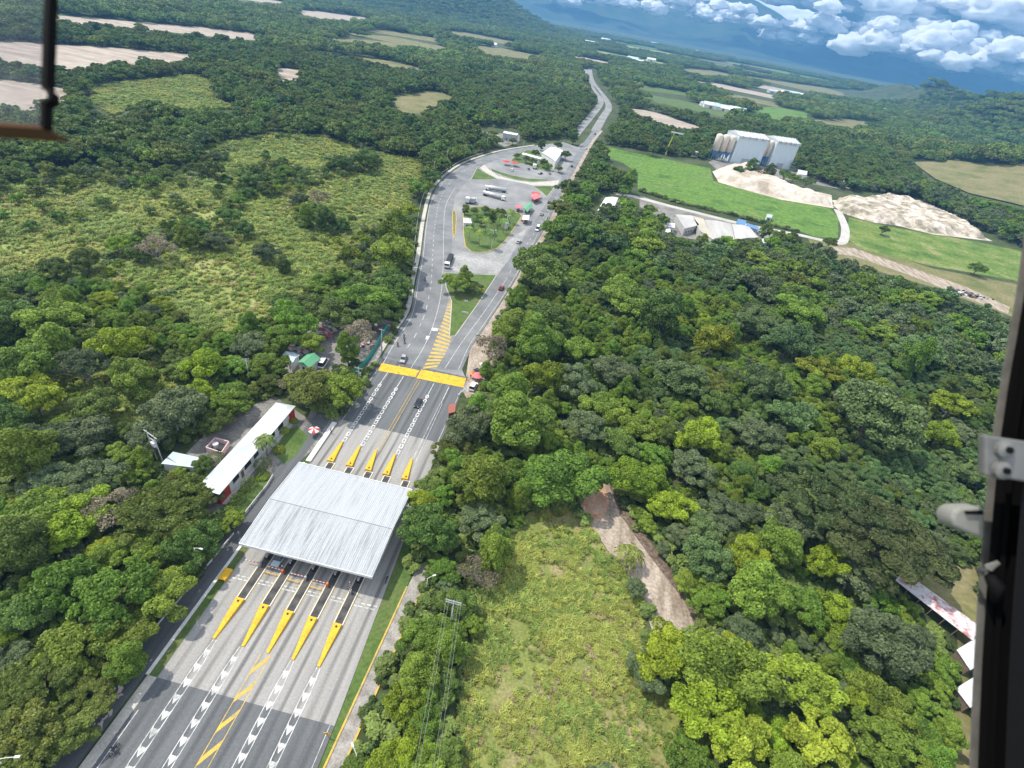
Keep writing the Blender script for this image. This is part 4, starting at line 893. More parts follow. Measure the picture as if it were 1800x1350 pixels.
t = thing('traffic_barrier', 'white swing barrier pole angled at the near end of the roadside stalls', 'barrier', G(806, 697, .06)); e = G(818, 686, .06) - G(806, 697, .06)
b = MB(); b.box(-.2, -.2, 0, .2, .2, 1.0); b.build('post', MAT['white'], t); b = MB(); b.tube([(0, 0, .95), e + Vector((0, 0, .95))], .08, 6); b.build('arm', MAT['white'], t)

# ------------------------------------------------------------------ filling station, sheds, works
hut('filling_station', 'filling station', 'white gable roofed filling station between the two carriageways', zoom(*Z1A, [(1040, 350), (1120, 300), (1235, 330), (1165, 430)]), 6, MAT['offwhite'], MAT['white'], rise=.7)
hut('shop', 'shop', 'small white roofed shop beside the filling station', zoom(*Z1A, [(870, 350), (1040, 395), (1030, 410), (860, 365)]), 4, MAT['offwhite'], MAT['white'])
hut('shed', 'shed', 'grey shed with white roof edge beside the gravel yard', zoom(*Z1A, [(700, 155), (830, 180), (815, 195), (690, 172)]), 6, MAT['grey'], MAT['white'])
hut('barn', 'barn', 'white roofed barn standing alone at the wood edge by the pasture', [(1064, 347), (1087, 347), (1077, 371), (1050, 370)], 5.5, MAT['offwhite'], MAT['white'], rise=.5)
Zr = lambda pts: zoom(1040, 200, 3.913, pts)
hut('workshop', 'workshop', 'grey roofed workshop at the end of the works sheds', Zr([(578, 692), (690, 700), (740, 765), (640, 790)]), 4.5, MAT['conc'], nmat('grey_white_roof', [(.34, .33, .31), (.45, .44, .42)], .1, .6))
hut('workshop', 'workshop', 'tan roofed workshop between the grey and white roofed ones', Zr([(694, 702), (770, 722), (830, 862), (745, 805)]), 4.5, MAT['conc'], nmat('tan_roof', [(.36, .32, .25), (.45, .41, .33)], .1, .7))
hut('workshop', 'workshop', 'broad white roofed workshop, the widest of the works sheds', Zr([(776, 726), (960, 755), (985, 865), (830, 862)]), 4.5, MAT['conc'], nmat('white_sheet_roof', [(.34, .32, .29), (.50, .48, .45)], .15, .5, stretch=(1, .15, 1)), rise=.4)
hut('workshop', 'workshop', 'white roofed workshop nearest the blue tarpaulin', Zr([(965, 757), (1085, 776), (1150, 850), (990, 865)]), 4.5, MAT['conc'], nmat('white_sheet_roof_b', [(.38, .365, .34), (.53, .52, .49)], .15, .5, stretch=(1, .15, 1)), rise=.4)
hut('shed', 'shed', 'blue roofed shed between the works sheds and the gravel road', Zr([(1005, 722), (1065, 735), (1055, 770), (1000, 755)]), 4, MAT['blue'], MAT['blue'])
hut('shed', 'shed', 'blue and grey lean-to beside the blue roofed shed', Zr([(1068, 750), (1150, 778), (1145, 800), (1070, 775)]), 3.5, MAT['grey'], MAT['blue'])
hut('shed', 'shed', 'small white shed beside the curved gravel path', Zr([(525, 745), (575, 755), (572, 785), (522, 775)]), 4, MAT['offwhite'], MAT['white'])
hut('shed', 'shed', 'low white shed in front of the small white one', Zr([(480, 795), (540, 790), (548, 830), (484, 832)]), 3.5, MAT['offwhite'], MAT['white'])
hut('shed', 'shed', 'pale shed at the wood edge beyond the works roofs', Zr([(1170, 860), (1225, 850), (1230, 890), (1175, 890)]), 4, MAT['offwhite'], MAT['white'])
hut('shed', 'shed', 'grey shed at the head of the gravel road by the barn', Zr([(190, 590), (240, 600), (235, 625), (180, 615)]), 4, MAT['offwhite'], MAT['bluer'])
hut('house', 'house', 'white house near the far corner of the pasture beside the works yard', Zr([(690, 240), (735, 245), (740, 265), (692, 262)]), 5, MAT['offwhite'], MAT['white'])
hut('house', 'house', 'white house among trees behind the sand heap', Zr([(1420, 385), (1485, 395), (1480, 420), (1425, 415)]), 6, MAT['offwhite'], MAT['white'])
hut('shed', 'shed', 'white open shed beyond the sand heap', Zr([(1680, 440), (1740, 455), (1735, 470), (1675, 458)]), 5, MAT['dark'], MAT['white'])
hut('hut', 'hut', 'white roofed hut inside the pasture by the gravel road', Zr([(1205, 690), (1245, 695), (1240, 715), (1205, 710)]), 3, MAT['offwhite'], MAT['bluer'])
b0 = [zoom(1040, 200, 3.913, [(x, y)])[0] for x, y in ((1505, 375), (1560, 375), (1600, 395), (1650, 385))]
for i, (u, v) in enumerate(b0): hut('greenhouse', 'greenhouse', f'low white tunnel behind the works hangar, {ordn[i]} from the hangar', [(u - 5, v - 2), (u + 8, v), (u + 8, v + 3), (u - 5, v + 1)], 3, MAT['white'], MAT['white'], doors=0).__setitem__('group', 'white tunnels behind the hangar')
# batching works: two ribbed hangars with silos
o0 = G(1283, 285); ex = G(1387, 298) - o0; ang = math.atan2(ex.y, ex.x); LX = ex.length
m_hang = nmat('blue_grey_cladding', [(.50, .57, .60), (.62, .68, .70)], .3, .5, stretch=(6, 6, .2))
m_silo = nmat('cream_silo', [(.58, .50, .42), (.70, .63, .54)], .15, .6, stretch=(1, 1, .2))
HZ = 25
def hangar(label, x0, x1, d=24):
    t = thing('hangar', label, 'hangar', o0 + Vector((math.cos(ang), math.sin(ang), 0)) * x0, ang)
    w = x1 - x0
    b = MB(); b.box(0, 0, 0, w, d, HZ); b.build('wall', m_hang, t)
    b = MB(); n = 9
    for i in range(n):
        a, c = w * i / n, w * (i + 1) / n; m = (a + c) / 2
        b.prism([(a, -.8), (c, -.8), (c, d), (a, d)], HZ, HZ + .5)
    b.add([(-.3, -1, HZ + .5), (w + .3, -1, HZ + .5), (w + .3, d / 2, HZ + 3.2), (-.3, d / 2, HZ + 3.2), (w + .3, d + .5, HZ + .5), (-.3, d + .5, HZ + .5)], [(0, 1, 2, 3), (3, 2, 4, 5), (0, 3, 5), (1, 4, 2)])
    b.build('roof', MAT['white'], t)
    for i in range(n + 1):
        x = w * i / n; b = MB(); b.box(x - .5, -1.4, HZ - 1.5, x + .5, -.9, HZ + 1.2); b.add([(x - .35, -.9, HZ + .85), (x + .35, -.9, HZ + .85), (x + .35, d / 2, HZ + 3.7), (x - .35, d / 2, HZ + 3.7)], [(0, 1, 2, 3)]); b.build('rib', MAT['conc'] if i % 2 else MAT['white'], t)
    b = MB(); b.box(w * .35, -.06, 0, w * .65, -.01, 5); b.build('door', MAT['grey'], t)
    return t
def silo(label, x, y, r=3.6, h=HZ - 1):
    t = thing('silo', label, 'silo', o0 + Vector((math.cos(ang) * x - math.sin(ang) * y, math.sin(ang) * x + math.cos(ang) * y, 0)), ang, 'cream silos of the works')
    b = MB(); b.tube([(0, 0, 9), (0, 0, h - 1), (0, 0, h), (0, 0, h + .8)], [r, r, r * .8, .3], 20); b.build('tank', m_silo, t, smooth=True)
    b = MB(); b.tube([(0, 0, 3), (0, 0, 9)], [.5, r], 16); b.build('hopper', MAT['blue'], t)
    for i in range(4):
        a = math.pi / 4 + i * math.pi / 2; b = MB(); b.tube([(r * math.cos(a), r * math.sin(a), 0), (r * math.cos(a), r * math.sin(a), 9.5)], .3, 6); b.build('leg', MAT['blue'], t)
    b = MB(); b.tube([(r + .2, 0, 0), (r + .2, 0, h)], .15, 6); b.build('ladder', MAT['grey'], t)
    return t
hangar('tall blue grey hangar with white ribbed roof beside the row of silos', 0, LX * .48); hangar('tall blue grey hangar with white ribbed roof behind the dark trees', LX * .63, LX)
for i in range(3): silo(f'cream silo on blue legs outside the hangar, {ordn[i]} from its end wall', -4.6 - 7.4 * i, 3)
for i in range(2): silo(f'cream silo between the two hangars, {("beside the one with silos", "beside the one behind the dark trees")[i]}', LX * .48 + 2.6 + 5.2 * i, 5, 2.5)
# sand heaps
def heap(label, px, hmax, mat, seed, rough=.25):
    P = np.array([G(*q)[:2] for q in px]); lo, hi = P.min(0), P.max(0); c = (lo + hi) / 2; st = 1.6
    xs, ys = np.arange(lo[0], hi[0] + st, st), np.arange(lo[1], hi[1] + st, st); X, Y = np.meshgrid(xs, ys); Q = np.stack([X.ravel(), Y.ravel()], 1)
    ins = inpoly(Q, [tuple(p) for p in P]); D = np.full(len(Q), 1e9)
    for i in range(len(P)):
        a, d = P[i], P[(i + 1) % len(P)]; e = d - a; tt = np.clip(((Q - a) @ e) / (e @ e), 0, 1); D = np.minimum(D, np.linalg.norm(Q - (a + tt[:, None] * e), axis=1))
    Z = np.where(ins, np.minimum(D * .75, hmax), 0)
    Z = np.array([z * (1 + rough * fbm(x, y, 9, 4, seed)) + (.35 * fbm(x, y, 3, 3, seed) if z > .5 else 0) for z, (x, y) in zip(Z, Q)])
    nxx = len(xs); F_ = [(j * nxx + i, j * nxx + i + 1, (j + 1) * nxx + i + 1, (j + 1) * nxx + i) for j in range(len(ys) - 1) for i in range(nxx - 1)]
    F_ = [f for f in F_ if any(ins[k] for k in f)]
    b = MB(); b.add([(x - c[0], y - c[1], z) for (x, y), z in zip(Q, Z)], F_); o = b.build('sand_heap', mat, smooth=True); o.location = (c[0], c[1], .06); return tag(o, label, 'sand heap')
heap('long pale sand heap with a flat top beside the green pasture', Zr([(840, 400), (900, 372), (1000, 362), (1100, 385), (1190, 420), (1260, 470), (1380, 520), (1540, 575), (1650, 620), (1655, 645), (1500, 620), (1300, 575), (1150, 540), (1000, 505), (870, 465)]), 6, m_sand, 1)
heap('broad heap of pale rubble and sand beyond the gravel road', [(1466, 362), (1478, 348), (1510, 352), (1545, 345), (1590, 352), (1640, 372), (1690, 392), (1735, 422), (1690, 414), (1640, 410), (1590, 398), (1530, 390), (1480, 374)], 5.5, nmat('rubble_sand', [(.16, .15, .10), (.30, .26, .20), (.50, .43, .35), (.64, .57, .49)], .12, .95, bump=.8, fine=.2, finescale=.5), 4, .28)
b = MB(); q0 = G(1700, 518)
for i in range(80):
    p = q0 + Vector((rnd.gauss(0, 5), rnd.gauss(0, 1.6), 0)); s = [rnd.uniform(.2, 1.1) for _ in range(3)]; b.box(-s[0], -s[1], 0, s[0], s[1], s[2], rnd.choice([0, 2, 2, 3, 1]), rnd.uniform(0, 3), (p.x, p.y, .05))
tag(b.build('timber_pile', mats), 'dark and white pile of debris on the dirt road by the dry grass', 'debris pile', kind='stuff')
# farm sheds below the door frame
m_rust = nmat('rusty_white_roof', [(.24, .05, .045), (.34, .13, .12), (.48, .38, .38), (.56, .55, .55)], .45, .75, lo=.28, hi=.52, fine=.15, finescale=3)
P = [G(*q, 3.2) for q in ((1588, 1004), (1724, 1102), (1710, 1126), (1574, 1020))]; c = sum(P, Vector()) / 4
t = thing('open_shed', 'long narrow open shed with rust stained white roof at the farm yard', 'shed', (c.x, c.y, .02)); L = [p - Vector((c.x, c.y, 0)) for p in P]
b = MB(); b.prism([(p.x, p.y) for p in L], 3.1, 3.22); b.build('roof', m_rust, t)
b = MB(); ln = L[2] - L[3]
for i in range(7):
    f = i / 6; a = L[3].lerp(L[2], f) * .98; d = L[0].lerp(L[1], f) * .98
    for q in (a, d):
        b = MB(); b.box(-.08, -.08, 0, .08, .08, 3.1, 0, 0, (q.x, q.y, 0)); b.build('post', MAT['wood'], t)
b = MB(); q = [L[0] * .96, L[1] * .96, L[1].lerp(L[2], .12) * .96, L[0].lerp(L[3], .12) * .96]; b.prism([(p.x, p.y) for p in q], 0, 2.4); b.build('back_wall', MAT['wood'], t)
hut('shed', 'shed', 'white roofed shed at the end of the open farm shed', [(1682, 1142), (1722, 1118), (1750, 1150), (1706, 1178)], 3, MAT['wood'], MAT['white'], doors=0)
hut('shed', 'shed', 'white roofed shed on its own at the near end of the farm yard', [(1680, 1210), (1712, 1190), (1745, 1222), (1706, 1244)], 3, MAT['wood'], MAT['white'], doors=0)
# houses far off on the plain: each its own, spread along the places where the photo shows roofs
def far_house(u, v, label, k):
    p = G(u, v); s = rnd.uniform(.8, 1.3) * (1 + p.y / 2500); t = thing('house', label, 'house', (p.x, p.y, terrain(p.x, p.y)), rnd.uniform(-.4, .4), 'white houses far out on the plain')
    w, d, h = 8 * s, 5 * s, 3.4 * s
    b = MB(); b.box(-w, -d, 0, w, d, h); b.build('wall', MAT['offwhite'], t)
    b = MB(); b.add([(-w - .5, -d - .5, h), (w + .5, -d - .5, h), (w + .5, d + .5, h), (-w - .5, d + .5, h), (-w - .5, 0, h + 2.5 * s), (w + .5, 0, h + 2.5 * s)], [(0, 1, 5, 4), (2, 3, 4, 5), (3, 0, 4), (1, 2, 5), (3, 2, 1, 0)]); b.build('roof', MAT['white'] if k % 3 else MAT['bluer'], t)
    b = MB(); b.box(-w * .3, -d - .06, .1, w * .1, -d - .01, h * .7); b.build('door', MAT['wood'], t)
CL = [('in the row beyond the ploughed strip past the pasture', [(1240, 187), (1248, 190), (1256, 191), (1264, 193), (1272, 195), (1280, 196), (1288, 197), (1294, 199)]),
      ('in the bright row beyond the small green field', [(1421, 187), (1430, 190), (1440, 189), (1450, 190), (1460, 190), (1470, 189), (1480, 191)]),
      ('in the row nearest the small hills', [(1514, 188), (1522, 194), (1531, 196), (1540, 198), (1550, 200), (1558, 202)]),
      ('in the grey row under the far field strip', [(1356, 163), (1368, 165), (1380, 167), (1392, 168), (1404, 171), (1415, 173)]),
      ('near the far end of the highway', [(1034, 71), (1036, 79), (1064, 74), (1112, 108), (1124, 112), (1144, 108), (1150, 80), (1220, 92)]),
      ('out on the plain below the blue mountain', [(774, 70), (790, 70), (864, 82), (884, 128), (905, 133), (826, 119), (676, 43), (712, 46), (500, 43), (732, 31)])]
o8 = ['first', 'second', 'third', 'fourth', 'fifth', 'sixth', 'seventh', 'eighth', 'ninth', 'tenth']
for lab, pts in CL:
    for k, (u, v) in enumerate(pts): far_house(u, v, f'house {lab}, {o8[k]} from the highway', k)
# ------------------------------------------------------------------ trees: crown prototypes of many leaf-sized faces
LM = {
 'dark':  leafmat('leaf_dark', (0.045, 0.080, 0.017), (0.188, 0.277, 0.051)),
 'blue':  leafmat('leaf_blue_green', (0.047, 0.086, 0.029), (0.194, 0.288, 0.092)),
 'mid':   leafmat('leaf_mid', (0.064, 0.115, 0.014), (0.263, 0.387, 0.048)),
 'lime':  leafmat('leaf_lime', (0.065, 0.102, 0.006), (0.346, 0.451, 0.034)),
 'yellow': leafmat('leaf_yellow_green', (0.096, 0.130, 0.010), (0.417, 0.485, 0.048)),
 'olive': leafmat('leaf_olive', (0.059, 0.087, 0.016), (0.227, 0.282, 0.055)),
 'pale':  leafmat('leaf_pale', (.062, .092, .038), (.190, .240, .105), hue=.015),
 'bare':  leafmat('leaf_sparse', (0.102, 0.086, 0.057), (0.373, 0.312, 0.214), hue=.015)}
LM['rain'] = leafmat('leaf_rain_tree', (0.032, 0.052, 0.016), (0.129, 0.168, 0.050))
DESC = {'rain': 'olive', 'dark': 'dark', 'blue': 'bluish', 'mid': 'green', 'lime': 'lime', 'yellow': 'yellowish', 'olive': 'olive', 'pale': 'greyish', 'bare': 'half bare brown'}
def np_mesh(name, V, Fq, mats, tone=None, mi=None, tris=None):
    me = bpy.data.meshes.new(name); nv, nf = len(V), len(Fq)
    me.vertices.add(nv); me.vertices.foreach_set('co', np.asarray(V, np.float32).ravel())
    me.loops.add(nf * 4); me.loops.foreach_set('vertex_index', np.asarray(Fq, np.int32).ravel())
    me.polygons.add(nf); me.polygons.foreach_set('loop_start', np.arange(nf, dtype=np.int32) * 4)
    for m in mats: me.materials.append(m)
    if mi is not None: me.polygons.foreach_set('material_index', np.asarray(mi, np.int32))
    if tone is not None:
        a = me.attributes.new('tone', 'FLOAT', 'FACE'); a.data.foreach_set('value', np.asarray(tone, np.float32))
    me.update(calc_edges=True); return me
def unit(n, rng):
    d = rng.normal(size=(n, 3)); return d / np.linalg.norm(d, axis=1)[:, None]
def leaves(rng, lobes, n, ls, upbias=.35, depth=.3, aspect=.62):
    """leaf faces spread through a shell of every lobe; lobes: (centre, radii xyz)"""
    Cn = np.array([l[0] for l in lobes]); Rr = np.array([l[1] for l in lobes])
    w = (Rr[:, 0] * Rr[:, 1]); k = rng.choice(len(lobes), n, p=w / w.sum())
    d = unit(n, rng); d[:, 2] = np.where(d[:, 2] < -.15, -d[:, 2] * .8, d[:, 2]); d /= np.linalg.norm(d, axis=1)[:, None]
    P = Cn[k] + Rr[k] * d * (1 - depth * rng.random(n) ** 1.6 + .10 * rng.random(n))[:, None]
    inside = np.zeros(n, bool)                        # drop what lies deep inside another lobe
    for j in range(len(lobes)):
        q = (P - Cn[j]) / Rr[j]; inside |= ((q ** 2).sum(1) < .42) & (k != j)
    P, d, k = P[~inside], d[~inside], k[~inside]; n = len(P)
    N = d * .75 + unit(n, rng) * .75 + np.array([0, 0, upbias]); N /= np.linalg.norm(N, axis=1)[:, None]
    T = np.cross(N, unit(n, rng)); T /= np.linalg.norm(T, axis=1)[:, None]; B = np.cross(N, T)
    s = ls * (.55 + .9 * rng.random(n)); a = (T * s[:, None]); bb = B * (s * aspect)[:, None]
    droop = N * (s * .18)[:, None]
    V = np.stack([P - a - droop, P - bb * .9, P + a - droop, P + bb], 1).reshape(-1, 3)
    lt = rng.random(len(lobes)); tone = np.clip(.42 * lt[k] + .62 * rng.random(n) ** 1.3 + .12 * (d[:, 2] * 0), 0, 1)
    return V, np.arange(n * 4).reshape(-1, 4), tone
def trunk_geo(rng, lobes, zc, r):
    b = MB(); k = 5; pts = [(rng.normal() * .12 * i, rng.normal() * .12 * i, zc * i / k) for i in range(k + 1)]
    b.tube(pts, [r * (1 - .13 * i) for i in range(k + 1)], 7)
    for c, _ in lobes[:7]:
        a = Vector(pts[2 if rng.random() < .5 else 3]); e = Vector(c); m = a.lerp(e, .5) + Vector((0, 0, -.3)); b.tube([a, m, e], [r * .45, r * .3, r * .1], 5)
    return b
def crown_lobes(rng, shape, R):
    L = []
    if shape == 'round':
        zc = R * .85; ph = rng.uniform(0, 6.28, 3); am = rng.uniform(.08, .2, 3)
        for i in range(36):
            d = unit(1, rng)[0]; d[2] = abs(d[2]) * .95 - .12; az = math.atan2(d[1], d[0]); bulge = 1 + sum(am[j] * math.cos((j + 1) * az + ph[j]) for j in range(3)); rr = R * rng.uniform(.13, .26)
            L.append((np.array([0, 0, zc]) + d * rng.uniform(.80, 1.08) * bulge * np.array([R * .80, R * .80, R * .60]), np.array([rr, rr, rr * .8])))
        L.append((np.array([0, 0, zc]), np.array([R * .58, R * .58, R * .42])))
    elif shape == 'flat':                             # spreading rain tree: many low tiers
        zc = R * .75
        for i in range(85):
            a, q = rng.uniform(0, 2 * math.pi), math.sqrt(rng.random()) * R * .9; rr = R * rng.uniform(.09, .17)
            L.append((np.array([q * math.cos(a), q * math.sin(a), zc + R * .24 * (1 - (q / R) ** 2) + rng.normal() * R * .05]), np.array([rr, rr, rr * .42])))
    elif shape == 'tall':
        zc = R * 1.25
        for i in range(34):
            d = unit(1, rng)[0]; rr = R * rng.uniform(.16, .28)
            L.append((np.array([0, 0, zc]) + d * rng.uniform(.7, 1.05) * np.array([R * .66, R * .66, R * .95]), np.array([rr, rr, rr])))
        L.append((np.array([0, 0, zc]), np.array([R * .5, R * .5, R * .8])))
    else:                                             # ragged: scattered separate sprays
        zc = R * .95
        for i in range(46):
            d = unit(1, rng)[0]; d[2] = abs(d[2]) - .25; q = rng.uniform(.55, 1.08); rr = R * rng.uniform(.10, .23)
            L.append((np.array([0, 0, zc]) + d * q * np.array([R * .8, R * .8, R * .62]), np.array([rr, rr, rr * .75])))
    return L, zc
PROTO = []                                            # dicts: kind, shape, crown, trunk, joined object, R, top
pc = bpy.data.collections.new('tree_sources')          # not linked to the scene
def add_proto(kind, shape, seed, n, ls, R=5.0, lod=0, depth=.3):
    rng = np.random.default_rng(seed); L, zc = crown_lobes(rng, shape, R); V, Fq, tone = leaves(rng, L, n, ls, depth=depth)
    tb = trunk_geo(rng, L, zc, R * .06)
    bark = MAT['barkpale'] if kind in ('pale', 'bare', 'lime', 'yellow') else MAT['bark']
    cm = np_mesh('crown', V, Fq, [LM[kind]], tone)
    tm = bpy.data.meshes.new('trunk'); tm.from_pydata(tb.v, [], tb.f); tm.materials.append(bark); tm.polygons.foreach_set('use_smooth', [True] * len(tb.f))
    tq = [f if len(f) == 4 else (f[0], f[1], f[2], f[-1]) for f in tb.f]
    jm = np_mesh('tree', np.concatenate([V, np.array(tb.v)]), np.concatenate([Fq, np.array(tq) + len(V)]), [LM[kind], bark], np.concatenate([tone, np.zeros(len(tq))]), [0] * len(Fq) + [1] * len(tq))
    o = bpy.data.objects.new('tree_source_%03d' % len(PROTO), jm); pc.objects.link(o)
    PROTO.append(dict(kind=kind, shape=shape, crown=cm, trunk=tm, R=R, zc=zc, lod=lod, id=len(PROTO)))
sd_ = 100
for kind, shapes in (('dark', ('round', 'round', 'tall')), ('blue', ('round', 'round')), ('mid', ('round', 'ragged', 'tall')), ('lime', ('round', 'ragged', 'round')), ('yellow', ('ragged', 'ragged')), ('olive', ('round', 'ragged', 'flat')), ('pale', ('round', 'ragged')), ('bare', ('ragged',))):
    for sh in shapes:
        sd_ += 1
        add_proto(kind, sh, sd_, {'round': 13000, 'tall': 13000, 'flat': 15000, 'ragged': 10000}[sh] if kind != 'bare' else 3200, .2 if kind != 'bare' else .17)
add_proto('rain', 'flat', 301, 34000, .13, 5.0); add_proto('dark', 'round', 302, 15000, .19)
for kind in ('dark', 'dark', 'blue', 'mid', 'mid', 'lime', 'olive', 'olive', 'pale', 'bare'):
    sd_ += 1; add_proto(kind, 'ragged' if sd_ % 3 == 0 else 'round', sd_, 2800, .40, lod=1, depth=.25)
def patch(kind, seed):                                # a piece of far canopy: a dozen crowns
    rng = np.random.default_rng(seed); L = []
    for i in range(16):
        a, q = rng.uniform(0, 6.28), math.sqrt(rng.random()) * 19; r = rng.uniform(3.5, 6.5); L.append((np.array([q * math.cos(a), q * math.sin(a), r * .8 + rng.uniform(0, 2.5)]), np.array([r, r, r * .85])))
    V, Fq, tone = leaves(rng, L, 3200, 1.0, depth=.2)
    o = bpy.data.objects.new('tree_source_%03d' % len(PROTO), np_mesh('canopy_patch', V, Fq, [LM[kind]], tone)); pc.objects.link(o)
    PROTO.append(dict(kind=kind, shape='patch', lod=2, R=20, zc=5, id=len(PROTO), crown=None, trunk=None))
for kind, s in (('dark', 1), ('dark', 2), ('blue', 3), ('mid', 4), ('olive', 5)): patch(kind, 500 + s)
by = lambda kind, lod: [p for p in PROTO if p['kind'] == kind and p['lod'] == lod]

# ---- where nothing grows tall (photo polygons of the ground)
ROADS = [[(40, 1420), (190, 1200), (262, 1118), (415, 925), (430, 900), (365, 905), (350, 870), (372, 838), (280, 828), (272, 800), (320, 790), (370, 758), (480, 696), (530, 700), (560, 735), (600, 730), (640, 690), (655, 650), (700, 580), (712, 545), (722, 495), (726, 450), (734, 385), (745, 345), (785, 296), (840, 270), (890, 255), (950, 246), (1000, 246), (1012, 234), (1040, 200), (1052, 176), (1035, 150), (1025, 118), (1042, 118), (1060, 155), (1076, 185), (1062, 232), (1022, 300), (995, 345), (962, 405), (925, 460), (916, 492), (880, 555), (868, 600), (862, 650), (832, 700), (806, 740), (790, 790), (765, 800), (762, 850), (735, 900), (705, 985), (745, 1030), (660, 1200), (618, 1300), (600, 1420)],
         [(500, 655), (512, 610), (560, 558), (610, 545), (690, 560), (660, 640), (625, 640), (590, 650), (560, 660)],
         [(1062, 255), (1150, 268), (1240, 282), (1310, 240), (1400, 262), (1392, 300), (1480, 335), (1600, 345), (1740, 415), (1800, 440), (1900, 470), (1900, 600), (1765, 556), (1640, 512), (1520, 474), (1425, 445), (1400, 425), (1340, 425), (1330, 418), (1190, 412), (1165, 395), (1100, 350), (1070, 320), (1060, 300)],
         [(1044, 340), (1092, 340), (1082, 380), (1040, 380)], [(1120, 368), (1160, 424), (1168, 424), (1130, 368)],
         [(815, 232), (830, 222), (915, 225), (915, 250), (880, 260), (850, 245)],
         TRACK, TALL, CORNER, UP, [(1580, 1005), (1722, 1090), (1722, 1240), (1680, 1260), (1680, 1140), (1570, 1030)]] + FIELDS + DRYS + GREENS
def clear_of(px, polys):
    r = np.zeros(len(px), bool)
    for q in polys: r |= inpoly(px, q)
    return r
VISIBLE = [[(1022, 116), (1042, 116), (1072, 165), (1092, 190), (1064, 236), (1000, 244), (1036, 200), (1050, 176)], zoom(1040, 200, 3.913, [(470, 690), (580, 680), (1010, 700), (1160, 780), (1230, 850), (1230, 890), (1150, 880), (800, 880), (480, 840)]), [(1046, 342), (1090, 342), (1082, 376), (1046, 376)],
           [(495, 640), (520, 590), (590, 560), (690, 560), (680, 600), (640, 680), (590, 660), (500, 660)], [(360, 840), (486, 704), (525, 712), (500, 760), (470, 860), (385, 900)], [(300, 790), (360, 805), (342, 825), (290, 820)], [(360, 770), (405, 770), (400, 800), (360, 800)],
           [(1578, 1000), (1730, 1000), (1730, 1260), (1680, 1250), (1660, 1120)], [(1020, 845), (1075, 838), (1100, 890), (1205, 1050), (1130, 1055), (1060, 960), (1020, 890)], [(700, 1015), (765, 1015), (752, 1060), (700, 1170), (640, 1300), (618, 1360), (565, 1360)], [(240, 1135), (420, 930), (440, 940), (280, 1180)],
           [(1255, 240), (1400, 262), (1395, 300), (1480, 345), (1600, 345), (1740, 420), (1480, 372), (1255, 310)], zoom(1040, 200, 3.913, [(150, 540), (560, 630), (1200, 780), (1700, 870), (1700, 905), (1400, 845), (1100, 790), (560, 660), (150, 570)]), [(880, 500), (940, 400), (1040, 235), (1052, 240), (960, 400), (900, 520), (850, 600), (830, 600)], [(660, 645), (722, 500), (745, 345), (845, 268), (940, 252), (940, 262), (750, 400), (735, 500)]]
STRIPS = [[(-300, 520), (0, 500), (120, 478), (225, 422), (330, 392), (425, 396), (400, 440), (300, 458), (232, 476), (100, 524), (0, 545), (-300, 570)], [(380, 322), (470, 288), (560, 300), (650, 258), (676, 292), (560, 332), (480, 352), (400, 372)], [(500, 380), (560, 374), (622, 388), (600, 408), (520, 402)], [(640, 395), (725, 392), (722, 470), (690, 560), (640, 520), (600, 470)], [(-200, 330), (180, 290), (330, 300), (420, 262), (350, 330), (200, 335), (0, 370), (-200, 380)]]
TREES = []                                            # (x, y, R, kind, proto, rot)
NAMED = {}
def manual(u, v, D, kind, shape=None, label=None):
    z = 4.0
    for _ in range(4):
        p = G(u, v, z); dep = float((np.array([p.x, p.y, z - H]) @ RW)[2]); Dm = D * dep / F; z = Dm * .5
    R = Dm / 2 * (.86 if D > 90 and shape != 'flat' else 1); c = [p_ for p_ in by(kind, 0) if shape is None or p_['shape'] == shape] or by(kind, 0)
    if shape == 'flat': c = [p_ for p_ in PROTO if p_['shape'] == 'flat' and p_['kind'] == kind][-1:]
    TREES.append((p.x, p.y, R, kind, rnd.choice(c)['id'], rnd.uniform(0, 6.28)))
    if label: NAMED[len(TREES) - 1] = label
